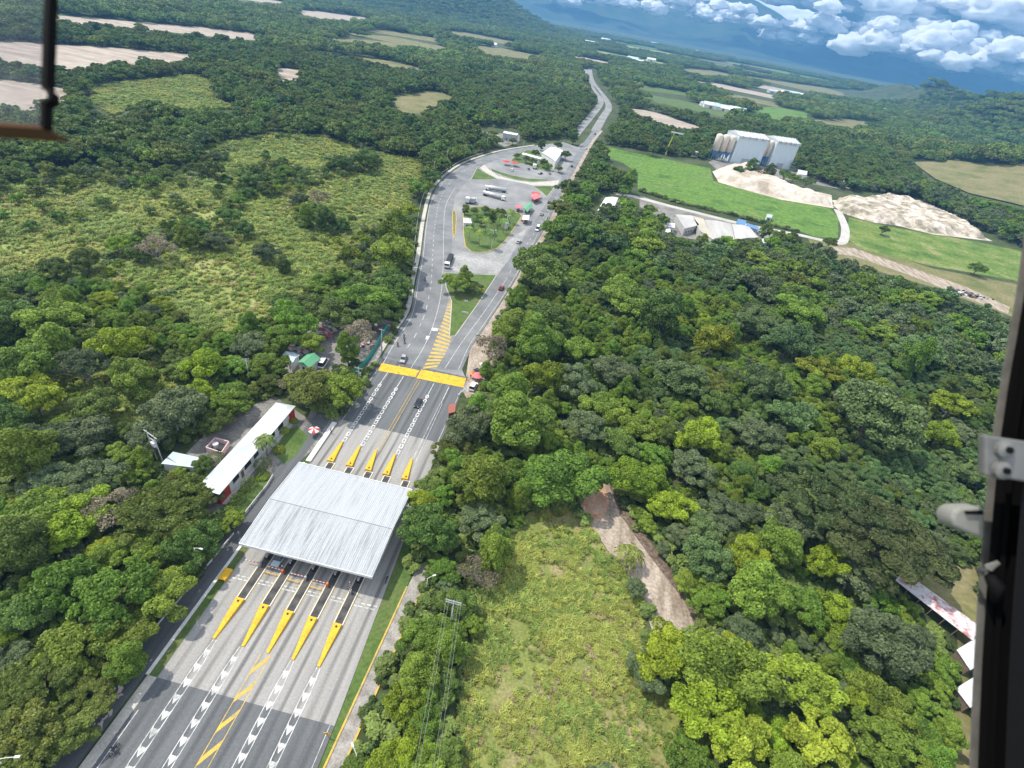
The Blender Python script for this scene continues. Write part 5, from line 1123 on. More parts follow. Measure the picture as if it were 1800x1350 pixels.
for q in """60 880 150 mid;165 835 110 pale;40 800 130 mid;120 905 125 lime;30 965 140 dark;190 890 110 bare;285 885 170 olive;335 950 120 dark;255 960 110 mid;100 1020 150 mid;40 1065 130 dark;200 1040 150 mid;290 1030 110 mid;130 1125 150 mid;225 1095 110 mid;60 1185 160 olive;150 1200 130 olive;40 1285 150 olive;110 1290 110 olive;20 1345 120 olive;225 1165 90 mid;
220 597 115 lime;95 545 120 mid;20 555 90 dark;25 640 120 mid;55 690 110 lime;140 635 110 pale;170 700 110 dark;300 715 130 pale;262 755 80 pale;402 690 105 mid;380 735 60 dark;360 635 95 lime;355 690 60 lime;470 635 75 mid;437 605 65 pale;545 685 90 olive;600 685 85 mid;612 622 55 mid;515 675 60 bare;60 770 120 pale;150 755 100 pale;5 730 110 dark;375 868 45 pale;355 815 42 dark;230 660 90 mid;90 610 90 mid;
582 528 110 dark;640 515 80 mid;692 492 95 dark;655 545 80 dark;690 440 90 mid;520 562 85 mid;490 590 75 mid;630 585 65 bare;545 600 50 mid;695 415 70 mid;
757 922 128 dark;735 880 60 lime;845 905 110 pale;838 1005 85 bare;828 735 110 pale;795 780 70 olive;845 850 120 mid;915 735 140 mid;1030 745 95 pale;985 825 150 mid;900 825 100 mid;1120 745 90 mid;1130 835 110 lime;1180 880 90 lime;1060 700 95 mid;895 690 90 mid;862 612 80 bare;945 605 95 mid;905 560 105 mid;965 560 85 dark;958 468 105 dark;1015 600 95 mid;950 655 105 lime;1005 665 85 pale;1080 640 85 pale;1090 780 70 dark;
1550 720 170 blue;1445 645 85 lime;1510 650 70 lime;1680 705 85 lime;1660 760 75 lime;1235 765 85 lime;1250 655 100 olive;1255 590 95 lime;1330 560 90 blue;1390 600 85 blue;1620 610 80 blue;1420 545 80 mid;1345 670 110 blue;1400 720 100 blue;1330 760 90 pale;1270 700 80 dark;1200 660 85 blue;1600 640 70 mid;1160 560 90 dark;1100 520 90 mid;
1178 1140 130 lime;1270 1165 165 mid;1335 1035 145 mid;1420 1060 110 mid;1250 1240 140 lime;1420 1190 165 yellow;1310 1295 150 yellow;1455 1290 165 yellow;1560 1300 130 mid;1550 1220 110 mid;1568 1120 160 pale;1400 910 105 pale;1280 890 110 pale;1245 980 90 blue;1450 985 85 lime;1505 1010 100 pale;1370 960 90 mid;1140 1180 70 pale;1210 1330 110 mid;1380 1370 120 mid;1520 1120 90 olive;1480 1080 80 lime;1630 1290 80 mid;1215 820 80 pale;
760 1108 95 mid;738 1186 85 mid;790 1140 70 mid;712 1236 80 lime;742 1250 95 mid;700 1335 85 lime;742 1335 100 mid;775 1200 70 dark;800 1060 70 dark;1118 1032 45 pale""".replace('\n', '').split(';'):
    a = q.split(); manual(int(a[0]), int(a[1]), int(a[2]), a[3])
manual(1478, 862, 205, 'rain', 'flat', 'vast spreading olive tree with flat feathery crown in the deep woods, farther of two'); manual(1578, 920, 235, 'rain', 'flat', 'vast spreading olive tree with flat feathery crown nearest the open farm shed')
for q in ((803, 496, 46, 'mid'), (834, 500, 36, 'olive'), (818, 490, 34, 'mid')): manual(*q)
# garden trees round the filling station and the palm park
for x, y, D, k in ((1040, 285, 90, 'dark'), (1195, 280, 90, 'dark'), (1260, 365, 110, 'dark'), (985, 350, 90, 'dark'), (815, 375, 70, 'dark'), (900, 400, 90, 'dark'), (960, 420, 90, 'mid'), (1060, 430, 100, 'dark'), (1090, 470, 80, 'mid'), (1200, 490, 80, 'mid'), (350, 870, 90, 'dark'), (430, 870, 90, 'dark'), (530, 860, 100, 'dark'), (680, 880, 100, 'dark'), (600, 940, 110, 'dark'), (450, 930, 90, 'mid'), (700, 930, 90, 'dark'), (500, 980, 80, 'dark'), (480, 165, 90, 'olive'), (600, 165, 110, 'olive'), (780, 240, 80, 'dark'), (1330, 215, 120, 'dark')):
    (u, v), = zoom(*Z1A, [(x, y)]); manual(u, v, D / 5.143, k)
for q in ((1300, 298, 26, 'dark'), (1320, 296, 28, 'dark'), (1338, 300, 26, 'bare'), (1352, 304, 26, 'dark'), (1382, 305, 28, 'dark'), (1395, 312, 26, 'mid'), (1420, 318, 26, 'dark'), (1150, 262, 24, 'dark'), (1180, 262, 22, 'dark'), (1232, 258, 22, 'dark'), (1238, 270, 18, 'dark'), (1076, 372, 45, 'dark'), (1092, 312, 44, 'dark'), (1075, 300, 34, 'dark'), (1105, 322, 36, 'mid'), (1140, 378, 30, 'mid'), (1165, 385, 34, 'dark'), (1000, 330, 52, 'olive'), (985, 362, 55, 'olive'), (1015, 352, 46, 'mid'), (1720, 470, 30, 'dark'), (1555, 402, 22, 'dark'), (1370, 415, 36, 'dark'), (1395, 420, 34, 'olive'), (1345, 408, 28, 'dark'), (1460, 425, 26, 'dark')): manual(*q)
for q in ((205, 428, 44, 'lime'), (275, 432, 66, 'bare'), (240, 440, 50, 'dark'), (150, 456, 60, 'dark'), (95, 470, 50, 'dark'), (30, 492, 60, 'dark'), (330, 420, 46, 'mid'), (440, 312, 40, 'dark'), (500, 300, 40, 'mid'), (600, 286, 40, 'dark'), (640, 276, 52, 'dark'), (560, 346, 44, 'bare'), (525, 350, 36, 'pale'), (570, 388, 44, 'dark'), (540, 384, 40, 'mid'), (600, 392, 36, 'dark'), (470, 440, 46, 'pale'), (400, 372, 50, 'dark'), (430, 400, 44, 'dark'), (350, 395, 46, 'dark'), (385, 420, 46, 'pale'), (100, 262, 42, 'lime'), (420, 350, 34, 'mid'), (500, 470, 34, 'dark'), (470, 330, 34, 'dark')): manual(*q)
for q in ((1200, 426, 30, 'dark'), (1232, 430, 30, 'mid'), (1268, 430, 30, 'dark'), (1300, 427, 28, 'mid'), (1178, 414, 26, 'dark'), (1330, 425, 26, 'olive'), (1250, 436, 30, 'lime')): manual(*q)
# hedge along the green pasture
n_man = len(TREES)
XY = np.array([(t[0], t[1]) for t in TREES]); RR = np.array([t[2] for t in TREES])
def jitter_grid(x0, x1, y0, y1, s, rng):
    xs, ys = np.arange(x0, x1, s), np.arange(y0, y1, s * .87); X, Y = np.meshgrid(xs, ys); X = X + (np.arange(len(ys)) % 2)[:, None] * s / 2
    return np.stack([(X + rng.uniform(-.36, .36, X.shape) * s).ravel(), (Y + rng.uniform(-.36, .36, X.shape) * s).ravel()], 1)
def in_view(P, m=1.0):
    uv, d = PX(np.c_[P, np.zeros(len(P))]); return uv, (d > 1) & (uv[:, 0] > -330 * m) & (uv[:, 0] < 2130) & (uv[:, 1] < 1620) & (uv[:, 1] > -400)
def pick_kind(u, v, x, y, r):
    s = mnoise.noise(Vector((x / 45, y / 45, 1.7))); q = mnoise.noise(Vector((x / 14, y / 14, 9.1))); f = .5 + .45 * s + .5 * q + .25 * (r - .5)
    if v < 330: t = [('dark', .62), ('olive', .80), ('blue', .92), ('mid', 1.02), ('pale', 2)]
    elif u < 760: t = [('dark', .30), ('olive', .42), ('mid', .68), ('pale', .78), ('lime', 2)]
    elif v > 1000: t = [('dark', .15), ('mid', .45), ('pale', .55), ('lime', .8), ('yellow', 2)]
    elif u > 1150 and v < 1000: t = [('blue', .36), ('dark', .48), ('pale', .58), ('mid', .90), ('olive', .98), ('lime', 2)]
    else: t = [('dark', .24), ('blue', .34), ('mid', .80), ('pale', .90), ('lime', 2)]
    for k, c in t:
        if f < c: return k
# near woods
rng = np.random.default_rng(5)
def fill(x0, x1, y0, y1, s, r0, r1, lod, ymin_r, rmax, keep_meadow):
    P = jitter_grid(x0, x1, y0, y1, s, rng); d = np.hypot(P[:, 0], P[:, 1]); P = P[(d >= ymin_r) & (d < rmax)]
    uv, ok = in_view(P); P, uv = P[ok], uv[ok]
    bad = clear_of(uv, ROADS + FARF); mead = clear_of(uv, MEADOWS); strip_ = clear_of(uv, STRIPS); mead &= ~(strip_ & (rng.random(len(P)) < .75)); isl = (uv[:, 0] > 740) & (uv[:, 0] < 1050) & (uv[:, 1] > 245) & (uv[:, 1] < 700) & clear_of(uv, [ROADS[0]])
    u_ = rng.random(len(P)); nz_ = np.array([mnoise.noise(Vector((x / 38, y / 38, 4.4))) for x, y in P])
    meadow_tree = mead & (nz_ > .18) & (u_ < keep_meadow)
    sel = ~bad & (~mead | meadow_tree)
    rm = (r0 + r1) / 2; hid = np.zeros(len(P), bool)
    for zz, f_ in (((rm * .9, 0), (rm * 1.5, 0), (rm * .9, -.75), (rm * .9, .75)) if lod < 2 else ((5, 0), (11, 0), (6, -.7), (6, .7))):
        us, ds = PX(np.c_[P, np.full(len(P), zz)]); us[:, 0] += f_ * rm * F / np.maximum(ds, 1); hid |= clear_of(us, VISIBLE if lod == 0 else VISIBLE + FARF if lod == 2 else VISIBLE + [FIELDS[3], FIELDS[5]] + DRYS + UPS)
    sel &= ~hid
    if lod == 0:
        dd = np.array([np.min(np.hypot(XY[:, 0] - x, XY[:, 1] - y) - .74 * RR) for x, y in P]); sel &= dd > 1.2
    out = []
    for (x, y), (u, v), m, sp_ in zip(P[sel], uv[sel], mead[sel], strip_[sel]):
        r = rng.uniform(r0, r1) * (1.35 if rng.random() < .12 else 1) * (.55 if m else .62 if sp_ else 1); k = pick_kind(u, v, x, y, rng.random())
        c = by(k, lod) or by({'yellow': 'lime', 'bare': 'pale', 'lime': 'mid', 'pale': 'olive'}.get(k, 'mid'), lod) or by('mid', lod)
        out.append((x, y, r, k, c[int(rng.integers(len(c)))]['id'], rng.uniform(0, 6.28)))
    return out
UPS = [UP, GREENS[2]]
# more clearings and fields far out on the plain, laid square to the roads
FARF = FIELDS + DRYS + UPS
rf = random.Random(21); mf = [m_dry, m_field, m_dry, m_bright, m_meadow, m_lawn]
for i in range(120):
    d = rf.uniform(650, 4300); u = rf.uniform(-100, 1780) if d > 1500 else rf.uniform(520, 1780); p = far_pt(u, 40 + .18 * (u - 1100) + 30, d); x, y = p.x, p.y
    w, hh, a = rf.uniform(40, 120) * (.6 + d / 2500), rf.uniform(25, 60) * (.6 + d / 1600), rf.uniform(-.5, .5)
    q = [(x + (c * math.cos(a) - s * math.sin(a)), y + (c * math.sin(a) + s * math.cos(a))) for c, s in ((-w, -hh), (w, -hh * rf.uniform(.5, 1)), (w * rf.uniform(.6, 1), hh), (-w * rf.uniform(.6, 1), hh * rf.uniform(.6, 1)))]
    if any(terrain(*c) > .01 for c in q) or abs(x + 20) < w + 25 and y < 1500: continue
    pq, _ = PX([(*c, 0) for c in q])
    if clear_of(pq, ROADS).any() or (pq[:, 0] < 520).any() and (pq[:, 1] > 10).any(): continue
    FARF.append([tuple(c) for c in pq]); sheet_world('field', q, .02 + .0005 * i, mf[rf.randrange(6)])
TREES += fill(-330, 330, -40, 330, 4.7, 1.9, 4.1, 0, 0, 262, .25)
TREES += fill(-900, 900, 60, 920, 7.4, 2.6, 6.9, 1, 262, 900, .2)
PATCH = fill(-3600, 3600, 300, 4900, 27, 17, 25, 2, 900, 4600, .8)
print('trees', n_man, len(TREES), len(PATCH))
# ---- labels: a tree is named by its look and the two nearest landmarks
LAND = [(560, 910, 'the toll canopy'), (440, 775, 'the long office'), (315, 808, 'the pale blue shed'), (545, 630, 'the green roofed hut'), (650, 625, 'the green net fence'), (550, 590, 'the scrap heap'), (740, 660, 'the speed humps'), (840, 660, 'the roadside stalls'), (880, 510, 'the highway bend'), (830, 530, 'the grass triangle'), (850, 410, 'the palm park'), (868, 342, 'the tanker trucks'), (970, 272, 'the filling station'), (880, 290, 'the red forecourt parasols'), (1067, 360, 'the lone barn'), (1250, 400, 'the works sheds'), (1330, 270, 'the tall hangars'), (1330, 320, 'the long sand heap'), (1590, 380, 'the rubble heap'), (1250, 340, 'the green pasture'), (1480, 400, 'the gravel road'), (1640, 500, 'the dirt road'), (1700, 515, 'the debris pile'), (1050, 880, 'the red soil patch'), (1150, 990, 'the dirt track'), (960, 1000, 'the grass field top'), (1000, 1250, 'the rough grass field'), (790, 1020, 'the tall power pole'), (680, 1180, 'the access lane'), (350, 985, 'the leaning street lamp'), (330, 1060, 'the white guard rail'), (150, 1280, 'the service road'), (1650, 1060, 'the open farm shed'), (1690, 1220, 'the farm yard'), (1765, 810, 'the door hinge plate'), (1468, 868, 'the vast rain trees'), (550, 270, 'the upper meadow'), (350, 420, 'the long meadow'), (220, 478, 'the meadow track gap'), (50, 210, 'the window trim'), (200, 110, 'the big ploughed field'), (300, 165, 'the dry pasture'), (735, 440, 'the slip road bend'), (850, 230, 'the gravel yard'), (1050, 190, 'the far highway'), (510, 130, 'the small ploughed plot'), (230, 700, 'the low scrub hollow'), (260, 780, 'the transformer frame'), (437, 640, 'the lone utility pole'), (1700, 330, 'the hillside pasture'), (1260, 560, 'the bluish woods'), (1500, 560, 'the dirt road woods'), (1180, 780, 'the great wood middle'), (1000, 700, 'the stall side wood'), (1600, 680, 'the door post wood')]
LA = np.array([(a, b) for a, b, _ in LAND], float)
NTH = ['', 'second ', 'third ', 'fourth ', 'fifth ', 'sixth ', 'seventh ', 'eighth ', 'ninth ', 'tenth ', 'eleventh ', 'twelfth ', 'thirteenth ', 'fourteenth ', 'fifteenth ', 'sixteenth ']
SIZES = ((7.5, 'broad'), (4.6, 'full'), (0, 'small'))
uvT, dT = PX(np.array([(t[0], t[1], t[2] * .9) for t in TREES])); show = np.array([t[2] for t in TREES]) / np.maximum(dT, 1)
vis = (uvT[:, 0] > -20) & (uvT[:, 0] < 1770) & (uvT[:, 1] > -10) & (uvT[:, 1] < 1380) & (dT > 5)
order = [i for i in np.argsort(-np.where(vis, show, -1)) if vis[i]]
first = list(NAMED); chosen = first + [i for i in order if i not in NAMED][:300 - len(first)]
chosen_set = set(chosen)
SHAPE = {'round': 'round crowned', 'flat': 'flat crowned', 'tall': 'tall', 'ragged': 'loose crowned'}
def label_for(items, noun, descs):
    """labels from looks and landmarks; ranks by the distance to the landmark"""
    uv = np.array([q[0] for q in items]); keys = {}
    for i, ((u, v), _) in enumerate(items):
        d = np.hypot(LA[:, 0] - u, LA[:, 1] - v); o = np.argsort(d); keys.setdefault((descs[i], o[0], o[1]), []).append((d[o[0]], i))
    out = {}
    for (ds, a, c), L in keys.items():
        for r, (_, i) in enumerate(sorted(L)):
            out[i] = f'{ds} {noun} {(NTH[min(r, 15)] + "from") if r else "nearest"} {LAND[a][2]} towards {LAND[c][2]}'
    return out
items = [(tuple(uvT[i]), None) for i in chosen]
descs = [(('' if TREES[i][3] == 'bare' else next(n for m, n in SIZES if TREES[i][2] >= m) + ' ') + DESC[TREES[i][3]] + ' ' + SHAPE[PROTO[TREES[i][4]]['shape']]) for i in chosen]
labs = label_for(items, 'tree', descs)
for j, i in enumerate(chosen):
    x, y, r, k, pid, rot = TREES[i]; p = PROTO[pid]
    t = thing('tree', NAMED.get(i) or labs[j], 'tree', (x, y, terrain(x, y)), rot, 'single trees of the woods and roadsides', r / p['R']); t.scale = [s_ * f_ for s_, f_ in zip(t.scale, (rnd.uniform(.85, 1.2), rnd.uniform(.85, 1.2), rnd.uniform(.8, 1.15)))]
    c = bpy.data.objects.new('crown', p['crown']); C.objects.link(c); c.parent = t
    q = bpy.data.objects.new('trunk', p['trunk']); C.objects.link(q); q.parent = t
# ---- the rest of a kind as one object of instanced copies
def instancer(name, pts, scale, rot, idx, coll, mat_label=None, sz=None):
    me = bpy.data.meshes.new(name); n = len(pts); me.vertices.add(n); me.vertices.foreach_set('co', np.asarray(pts, np.float32).ravel())
    for nm, ty, val in (('scl', 'FLOAT', scale), ('rot', 'FLOAT', rot), ('idx', 'INT', idx)):
        a = me.attributes.new(nm, ty, 'POINT'); a.data.foreach_set('value', np.asarray(val, np.float32 if ty == 'FLOAT' else np.int32))
    o = bpy.data.objects.new(name, me); C.objects.link(o)
    g = bpy.data.node_groups.new(name + '_scatter', 'GeometryNodeTree'); g.interface.new_socket('Geometry', in_out='INPUT', socket_type='NodeSocketGeometry'); g.interface.new_socket('Geometry', in_out='OUTPUT', socket_type='NodeSocketGeometry')
    N, L = g.nodes, g.links; gi, go = N.new('NodeGroupInput'), N.new('NodeGroupOutput'); ip = N.new('GeometryNodeInstanceOnPoints'); ci = N.new('GeometryNodeCollectionInfo')
    ci.inputs['Collection'].default_value = coll; ci.inputs['Separate Children'].default_value = True; ci.inputs['Reset Children'].default_value = True
    def att(nm, ty): a = N.new('GeometryNodeInputNamedAttribute'); a.data_type = ty; a.inputs['Name'].default_value = nm; return a.outputs['Attribute']
    cx = N.new('ShaderNodeCombineXYZ'); L.new(att('rot', 'FLOAT'), cx.inputs[2]); ip.inputs['Pick Instance'].default_value = True
    L.new(gi.outputs[0], ip.inputs['Points']); L.new(ci.outputs[0], ip.inputs['Instance']); L.new(att('idx', 'INT'), ip.inputs['Instance Index'])
    L.new(cx.outputs[0], ip.inputs['Rotation']); L.new(att('scl', 'FLOAT'), ip.inputs['Scale']); L.new(ip.outputs[0], go.inputs[0])
    md = o.modifiers.new('scatter', 'NODES'); md.node_group = g; return tag(o, kind='stuff')
rest = [t for i, t in enumerate(TREES) if i not in chosen_set] + PATCH
tag(instancer('forest', [(t[0], t[1], terrain(t[0], t[1])) for t in rest], [t[2] / PROTO[t[4]]['R'] for t in rest], [t[5] for t in rest], [t[4] for t in rest], pc), 'dense green forest covering the plain and the valley', 'forest')

# ------------------------------------------------------------------ shrubs of the meadows
sc_ = bpy.data.collections.new('shrub_sources'); SP = []
SLM = [leafmat('shrub_yellow', (.16, .19, .04), (.33, .37, .10), posnoise=.05), leafmat('shrub_green', (.11, .16, .035), (.24, .31, .075), posnoise=.05), leafmat('shrub_dark', (.045, .085, .024), (.11, .165, .045)), leafmat('shrub_pale', (.14, .16, .08), (.27, .29, .16))]
for i, (m, n, fl) in enumerate(((0, 420, .5), (0, 420, .8), (1, 420, .6), (1, 500, .9), (2, 520, .9), (3, 420, .7))):
    r_ = np.random.default_rng(700 + i); L = []
    for k in range(7): d = unit(1, r_)[0]; rr = r_.uniform(.3, .5); L.append((np.array([d[0] * .6, d[1] * .6, .25 + abs(d[2]) * .45 * fl]), np.array([rr, rr, rr * .8])))
    V, Fq, tone = leaves(r_, L, n, .15, depth=.35, upbias=1.1 if m in (0, 1) else .5); me = np_mesh('foliage', V, Fq, [SLM[m]], tone)
    o = bpy.data.objects.new('shrub_source_%02d' % i, me); sc_.objects.link(o); SP.append(me)
rng = np.random.default_rng(9)
P = jitter_grid(-420, 120, 20, 520, 2.4, rng); uv, ok = in_view(P); P, uv = P[ok], uv[ok]
near = clear_of(uv, MEADOWS + [UP]) & ~clear_of(uv, [ROADS[0]]); P2, uv2 = P[near], uv[near]
nz1 = np.array([mnoise.noise(Vector((x / 30, y / 30, 2.2))) + .5 * mnoise.noise(Vector((x / 8, y / 8, 6.2))) for x, y in P2])
keep = rng.random(len(P2)) < np.clip(.18 + .75 * nz1, .04, 1); P2, nz1 = P2[keep], nz1[keep]
instrip = clear_of(PX(np.c_[P2, np.zeros(len(P2))])[0], STRIPS)
big = (nz1 > .46) & (rng.random(len(P2)) < .22) | instrip & (rng.random(len(P2)) < .45); scl = np.where(big, rng.uniform(1.5, 3.0, len(P2)), rng.uniform(.55, 1.15, len(P2)))
idx = np.where(big, rng.choice([2, 3, 4, 4, 5], len(P2)), rng.choice([0, 0, 1, 1, 0, 2], len(P2)))
# low growth under the trees and along the edges
Q = jitter_grid(-240, 260, 0, 250, 3.0, rng); uq, ok = in_view(Q); Q, uq = Q[ok], uq[ok]; ok = ~clear_of(uq, ROADS) & ~clear_of(uq, MEADOWS); Q = Q[ok]
allP = np.concatenate([P2, Q]); alls = np.concatenate([scl, rng.uniform(1.2, 2.6, len(Q))]); alli = np.concatenate([idx, rng.choice([2, 3, 3, 4], len(Q))])
uvS, dS = PX(np.c_[allP, np.zeros(len(allP))]); visS = (uvS[:, 0] > 0) & (uvS[:, 0] < 1750) & (uvS[:, 1] > 0) & (uvS[:, 1] < 1350); visS[len(P2):] = False
top = np.argsort(-np.where(visS, alls / np.maximum(dS, 1), 0))[:170]
SD = ['low yellowish rounded', 'low yellowish loose', 'mid green low', 'mid green rounded', 'dark green rounded', 'pale grey green']
labs = label_for([(tuple(uvS[i]), None) for i in top], 'bush', [SD[alli[i]] for i in top])
for j, i in enumerate(top):
    o = bpy.data.objects.new('bush', SP[alli[i]]); C.objects.link(o); o.location = (*allP[i], 0); o.rotation_euler = (0, 0, rnd.uniform(0, 6.28)); o.scale = (alls[i],) * 3
    tag(o, labs[j], 'bush', 'single bushes of the meadows')
m_ = np.ones(len(allP), bool); m_[top] = False; nrest = m_.sum()
tag(instancer('shrubs', np.c_[allP[m_], np.zeros(nrest)], alls[m_], rng.uniform(0, 6.28, nrest), alli[m_], sc_), 'low shrubs and scrub covering the meadows', 'shrubs')
# ------------------------------------------------------------------ tall grass
gc = bpy.data.collections.new('grass_sources')
GLM = [leafmat('grass_yellow', (.22, .26, .045), (.48, .50, .13), hue=.012, posnoise=.12), leafmat('grass_green', (.13, .20, .035), (.30, .38, .09), hue=.012, posnoise=.12), leafmat('grass_dry', (.28, .22, .11), (.46, .38, .21), hue=.015)]
for i, (m, n, h) in enumerate(((0, 46, 1.0), (0, 46, .8), (1, 46, 1.0), (1, 50, .7), (2, 36, .55))):
    r_ = np.random.default_rng(800 + i); V = []; tone = []
    for k in range(n):
        a, q = r_.uniform(0, 6.28), r_.random() * .55; b0_ = np.array([q * math.cos(a), q * math.sin(a), 0]); a2 = r_.uniform(0, 6.28); dr = np.array([math.cos(a2), math.sin(a2), 0]); sd2 = np.array([-dr[1], dr[0], 0]) * r_.uniform(.035, .075)
        hh = h * r_.uniform(.5, 1.1); m1 = b0_ + dr * .15 * hh + np.array([0, 0, hh * .65]); tp = b0_ + dr * .62 * hh + np.array([0, 0, hh * r_.uniform(.6, 1)])
        V += [b0_ - sd2, b0_ + sd2, m1 + sd2, m1 - sd2, m1 - sd2, m1 + sd2, tp + sd2 * .25, tp - sd2 * .25]; tone += [r_.random()] * 2
    V = np.array(V); o = bpy.data.objects.new('grass_source_%02d' % i, np_mesh('tuft', V, np.arange(len(V)).reshape(-1, 4), [GLM[m]], tone)); gc.objects.link(o)
P = jitter_grid(-20, 60, 10, 90, .62, rng); uv, ok = in_view(P); P, uv = P[ok], uv[ok]; ok = inpoly(uv, TALL) & ~inpoly(uv, TRACK); P, uv = P[ok], uv[ok]
ng = np.array([mnoise.noise(Vector((x / 9, y / 9, 3.3))) + .6 * mnoise.noise(Vector((x / 2.5, y / 2.5, 1.3))) for x, y in P]); ny = np.array([mnoise.noise(Vector((x / 14, y / 10, 8.3))) for x, y in P])
soil = np.zeros(len(P))
for u, v, r in ((868, 1225, 30), (895, 1205, 26), (1020, 1165, 26), (905, 1100, 18), (1000, 920, 26), (1060, 960, 20), (960, 1000, 18), (1070, 1095, 14), (1030, 990, 16), (930, 925, 20)): soil = np.maximum(soil, np.exp(-((uv[:, 0] - u) ** 2 + ((uv[:, 1] - v) * 1.2) ** 2) / r ** 2))
keep = rng.random(len(P)) < np.clip(.66 + .75 * ng - 1.3 * soil, .03, 1); P, ny, uv, ng = P[keep], ny[keep], uv[keep], ng[keep]
yel = rng.random(len(P)) < np.clip(.66 + 1.4 * ny, .15, .97); idx = np.where(yel, rng.choice([0, 0, 1, 0, 4, 4], len(P)), rng.choice([2, 3, 0, 2], len(P)))
gs = rng.uniform(.7, 1.35, len(P)) * np.clip(1 + .6 * ng, .6, 1.5)
tag(instancer('tall_grass', np.c_[P, np.zeros(len(P))], gs, rng.uniform(0, 6.28, len(P)), idx, gc), 'rough yellow green grass filling the open field', 'grass')
# rough grass over the meadows
P = jitter_grid(-430, 130, 20, 540, 1.5, rng); uv, ok = in_view(P); P, uv = P[ok], uv[ok]; ok = (uv[:, 0] > -60) & clear_of(uv, MEADOWS + [UP]) & ~clear_of(uv, [ROADS[0]]); P, uv = P[ok], uv[ok]
ng = np.array([mnoise.noise(Vector((x / 16, y / 16, 5.3))) + .6 * mnoise.noise(Vector((x / 5, y / 5, 1.9))) for x, y in P]); ny = np.array([mnoise.noise(Vector((x / 34, y / 22, 3.9))) for x, y in P])
keep = rng.random(len(P)) < np.clip(.85 + .5 * ng, .3, 1); P, ng, ny = P[keep], ng[keep], ny[keep]
yel = rng.random(len(P)) < np.clip(.45 + 1.0 * ny, .12, .85); idx = np.where(yel, rng.choice([0, 1, 1, 4], len(P)), rng.choice([2, 3, 2, 3], len(P)))
tag(instancer('meadow_grass', np.c_[P, np.zeros(len(P))], rng.uniform(1.3, 2.3, len(P)) * np.clip(1 + .5 * ng, .6, 1.5), rng.uniform(0, 6.28, len(P)), idx, gc), 'rough tufted grass covering the long meadows', 'grass'); print('meadow', len(P))
print('shrubs', nrest, 'grass', len(P))

# ------------------------------------------------------------------ palms and clipped shrubs
def palm(label, u, v, h, r=2.4, mat='mid', group=None, n=13):
    t = thing('palm_tree', label, 'palm', G(u, v, .05), rnd.uniform(0, 6), group)
    b = MB(); b.tube([(0, 0, 0), (.1, 0, h * .5), (.0, .1, h)], [.2, .15, .12], 8); b.build('trunk', MAT['barkpale'], t, smooth=True)
    V = []; tone = []
    for k in range(n):
        a = 2 * math.pi * k / n + rnd.uniform(-.2, .2); up = rnd.uniform(.1, .9); d = np.array([math.cos(a), math.sin(a), 0]); sdv = np.array([-d[1], d[0], 0]); S_ = 9
        cl = [np.array([0, .1, h]) + d * r * s / S_ + np.array([0, 0, up * r * .7 * (s / S_) - 1.15 * r * (s / S_) ** 2]) for s in range(S_ + 1)]
        for s in range(S_):
            w = .42 * math.sin(math.pi * (s + .6) / (S_ + .8)) * r / 2.2
            for sg in (-1, 1):
                q = sdv * sg * w + np.array([0, 0, -.25 * w]) + d * .18
                V += [cl[s], cl[s + 1], cl[s + 1] + q * .9, cl[s] * .6 + cl[s + 1] * .4 + q]; tone += [rnd.random()]
    V = np.array(V); me = np_mesh('fronds', V, np.arange(len(V)).reshape(-1, 4), [LM[mat]], tone); o = bpy.data.objects.new('fronds', me); C.objects.link(o); o.parent = t
    return t
palm('palm with drooping fronds at the edge of the dirt track', 1100, 992, 5.5, 3.6, 'olive')
palm('small palm overhanging the middle of the long office roof', 470, 800, 6.0, 2.8, 'olive')
palm('pale fronded palm at the wood edge behind the long office', 358, 752, 4.0, 3.2, 'pale')
for i, (x, y, h) in enumerate(((470, 1190, 8), (570, 1220, 9), (380, 1150, 7.5), (610, 1140, 8.5), (690, 1080, 8), (650, 1030, 8), (530, 1080, 8.5), (420, 1050, 7.5), (750, 990, 8))):
    (u, v), = zoom(*Z1A, [(x, y)]); palm(f'slim palm in the palm park, {o8[i]} from its rounded near end', u, v, h, 2.8, 'dark' if i % 2 else 'mid', 'palms of the roadside park')
def clipped(name, label, u, v, r, h, mat, cat='shrub'):
    t = thing(name, label, cat, G(u, v, .06), rnd.uniform(0, 6)); r_ = np.random.default_rng(int(u)); L = [(np.array([0, 0, h * .5]), np.array([r, r, h * .5])), (np.array([0, 0, h * .35]), np.array([r, r, h * .36]))]
    V, Fq, tone = leaves(r_, L, 900, .13, depth=.12); o = bpy.data.objects.new('foliage', np_mesh('foliage', V, Fq, [mat], tone)); C.objects.link(o); o.parent = t
    b = MB(); b.tube([(0, 0, 0), (0, 0, h * .6)], [.08, .05], 6); b.build('stem', MAT['bark'], t)
for u, v, r, h, l in ((441, 862, 2.0, 3.6, 'dark clipped shrub beside the long office, farthest of the clipped row'), (421, 886, 1.7, 3.0, 'dark clipped shrub in the middle of the row by the long office'), (408, 908, 2.0, 2.4, 'dark clipped shrub at the red wall end of the long office'), (463, 822, 2.0, 2.6, 'dark clipped shrub under the roof palm by the long office')): clipped('clipped_shrub', l, u, v, r, h, LM['dark'])
for u, v, r, h, l in ((490, 792, 1.4, 1.2, 'yellow green flower shrub on the lawn by the long office'), (462, 838, 1.6, .8, 'yellow green low hedge shrub beside the dark clipped shrub'), (500, 760, 1.2, 1.4, 'yellow green shrub at the far wall of the long office'), (516, 742, 1.1, 1.2, 'yellow green shrub at the lawn corner by the office red wall'), (381, 812, 2.0, 2.6, 'dark round shrub between the blue shed and the long office')): clipped('shrub', l, u, v, r, h, LM['yellow'] if 'yellow' in l else LM['dark'])
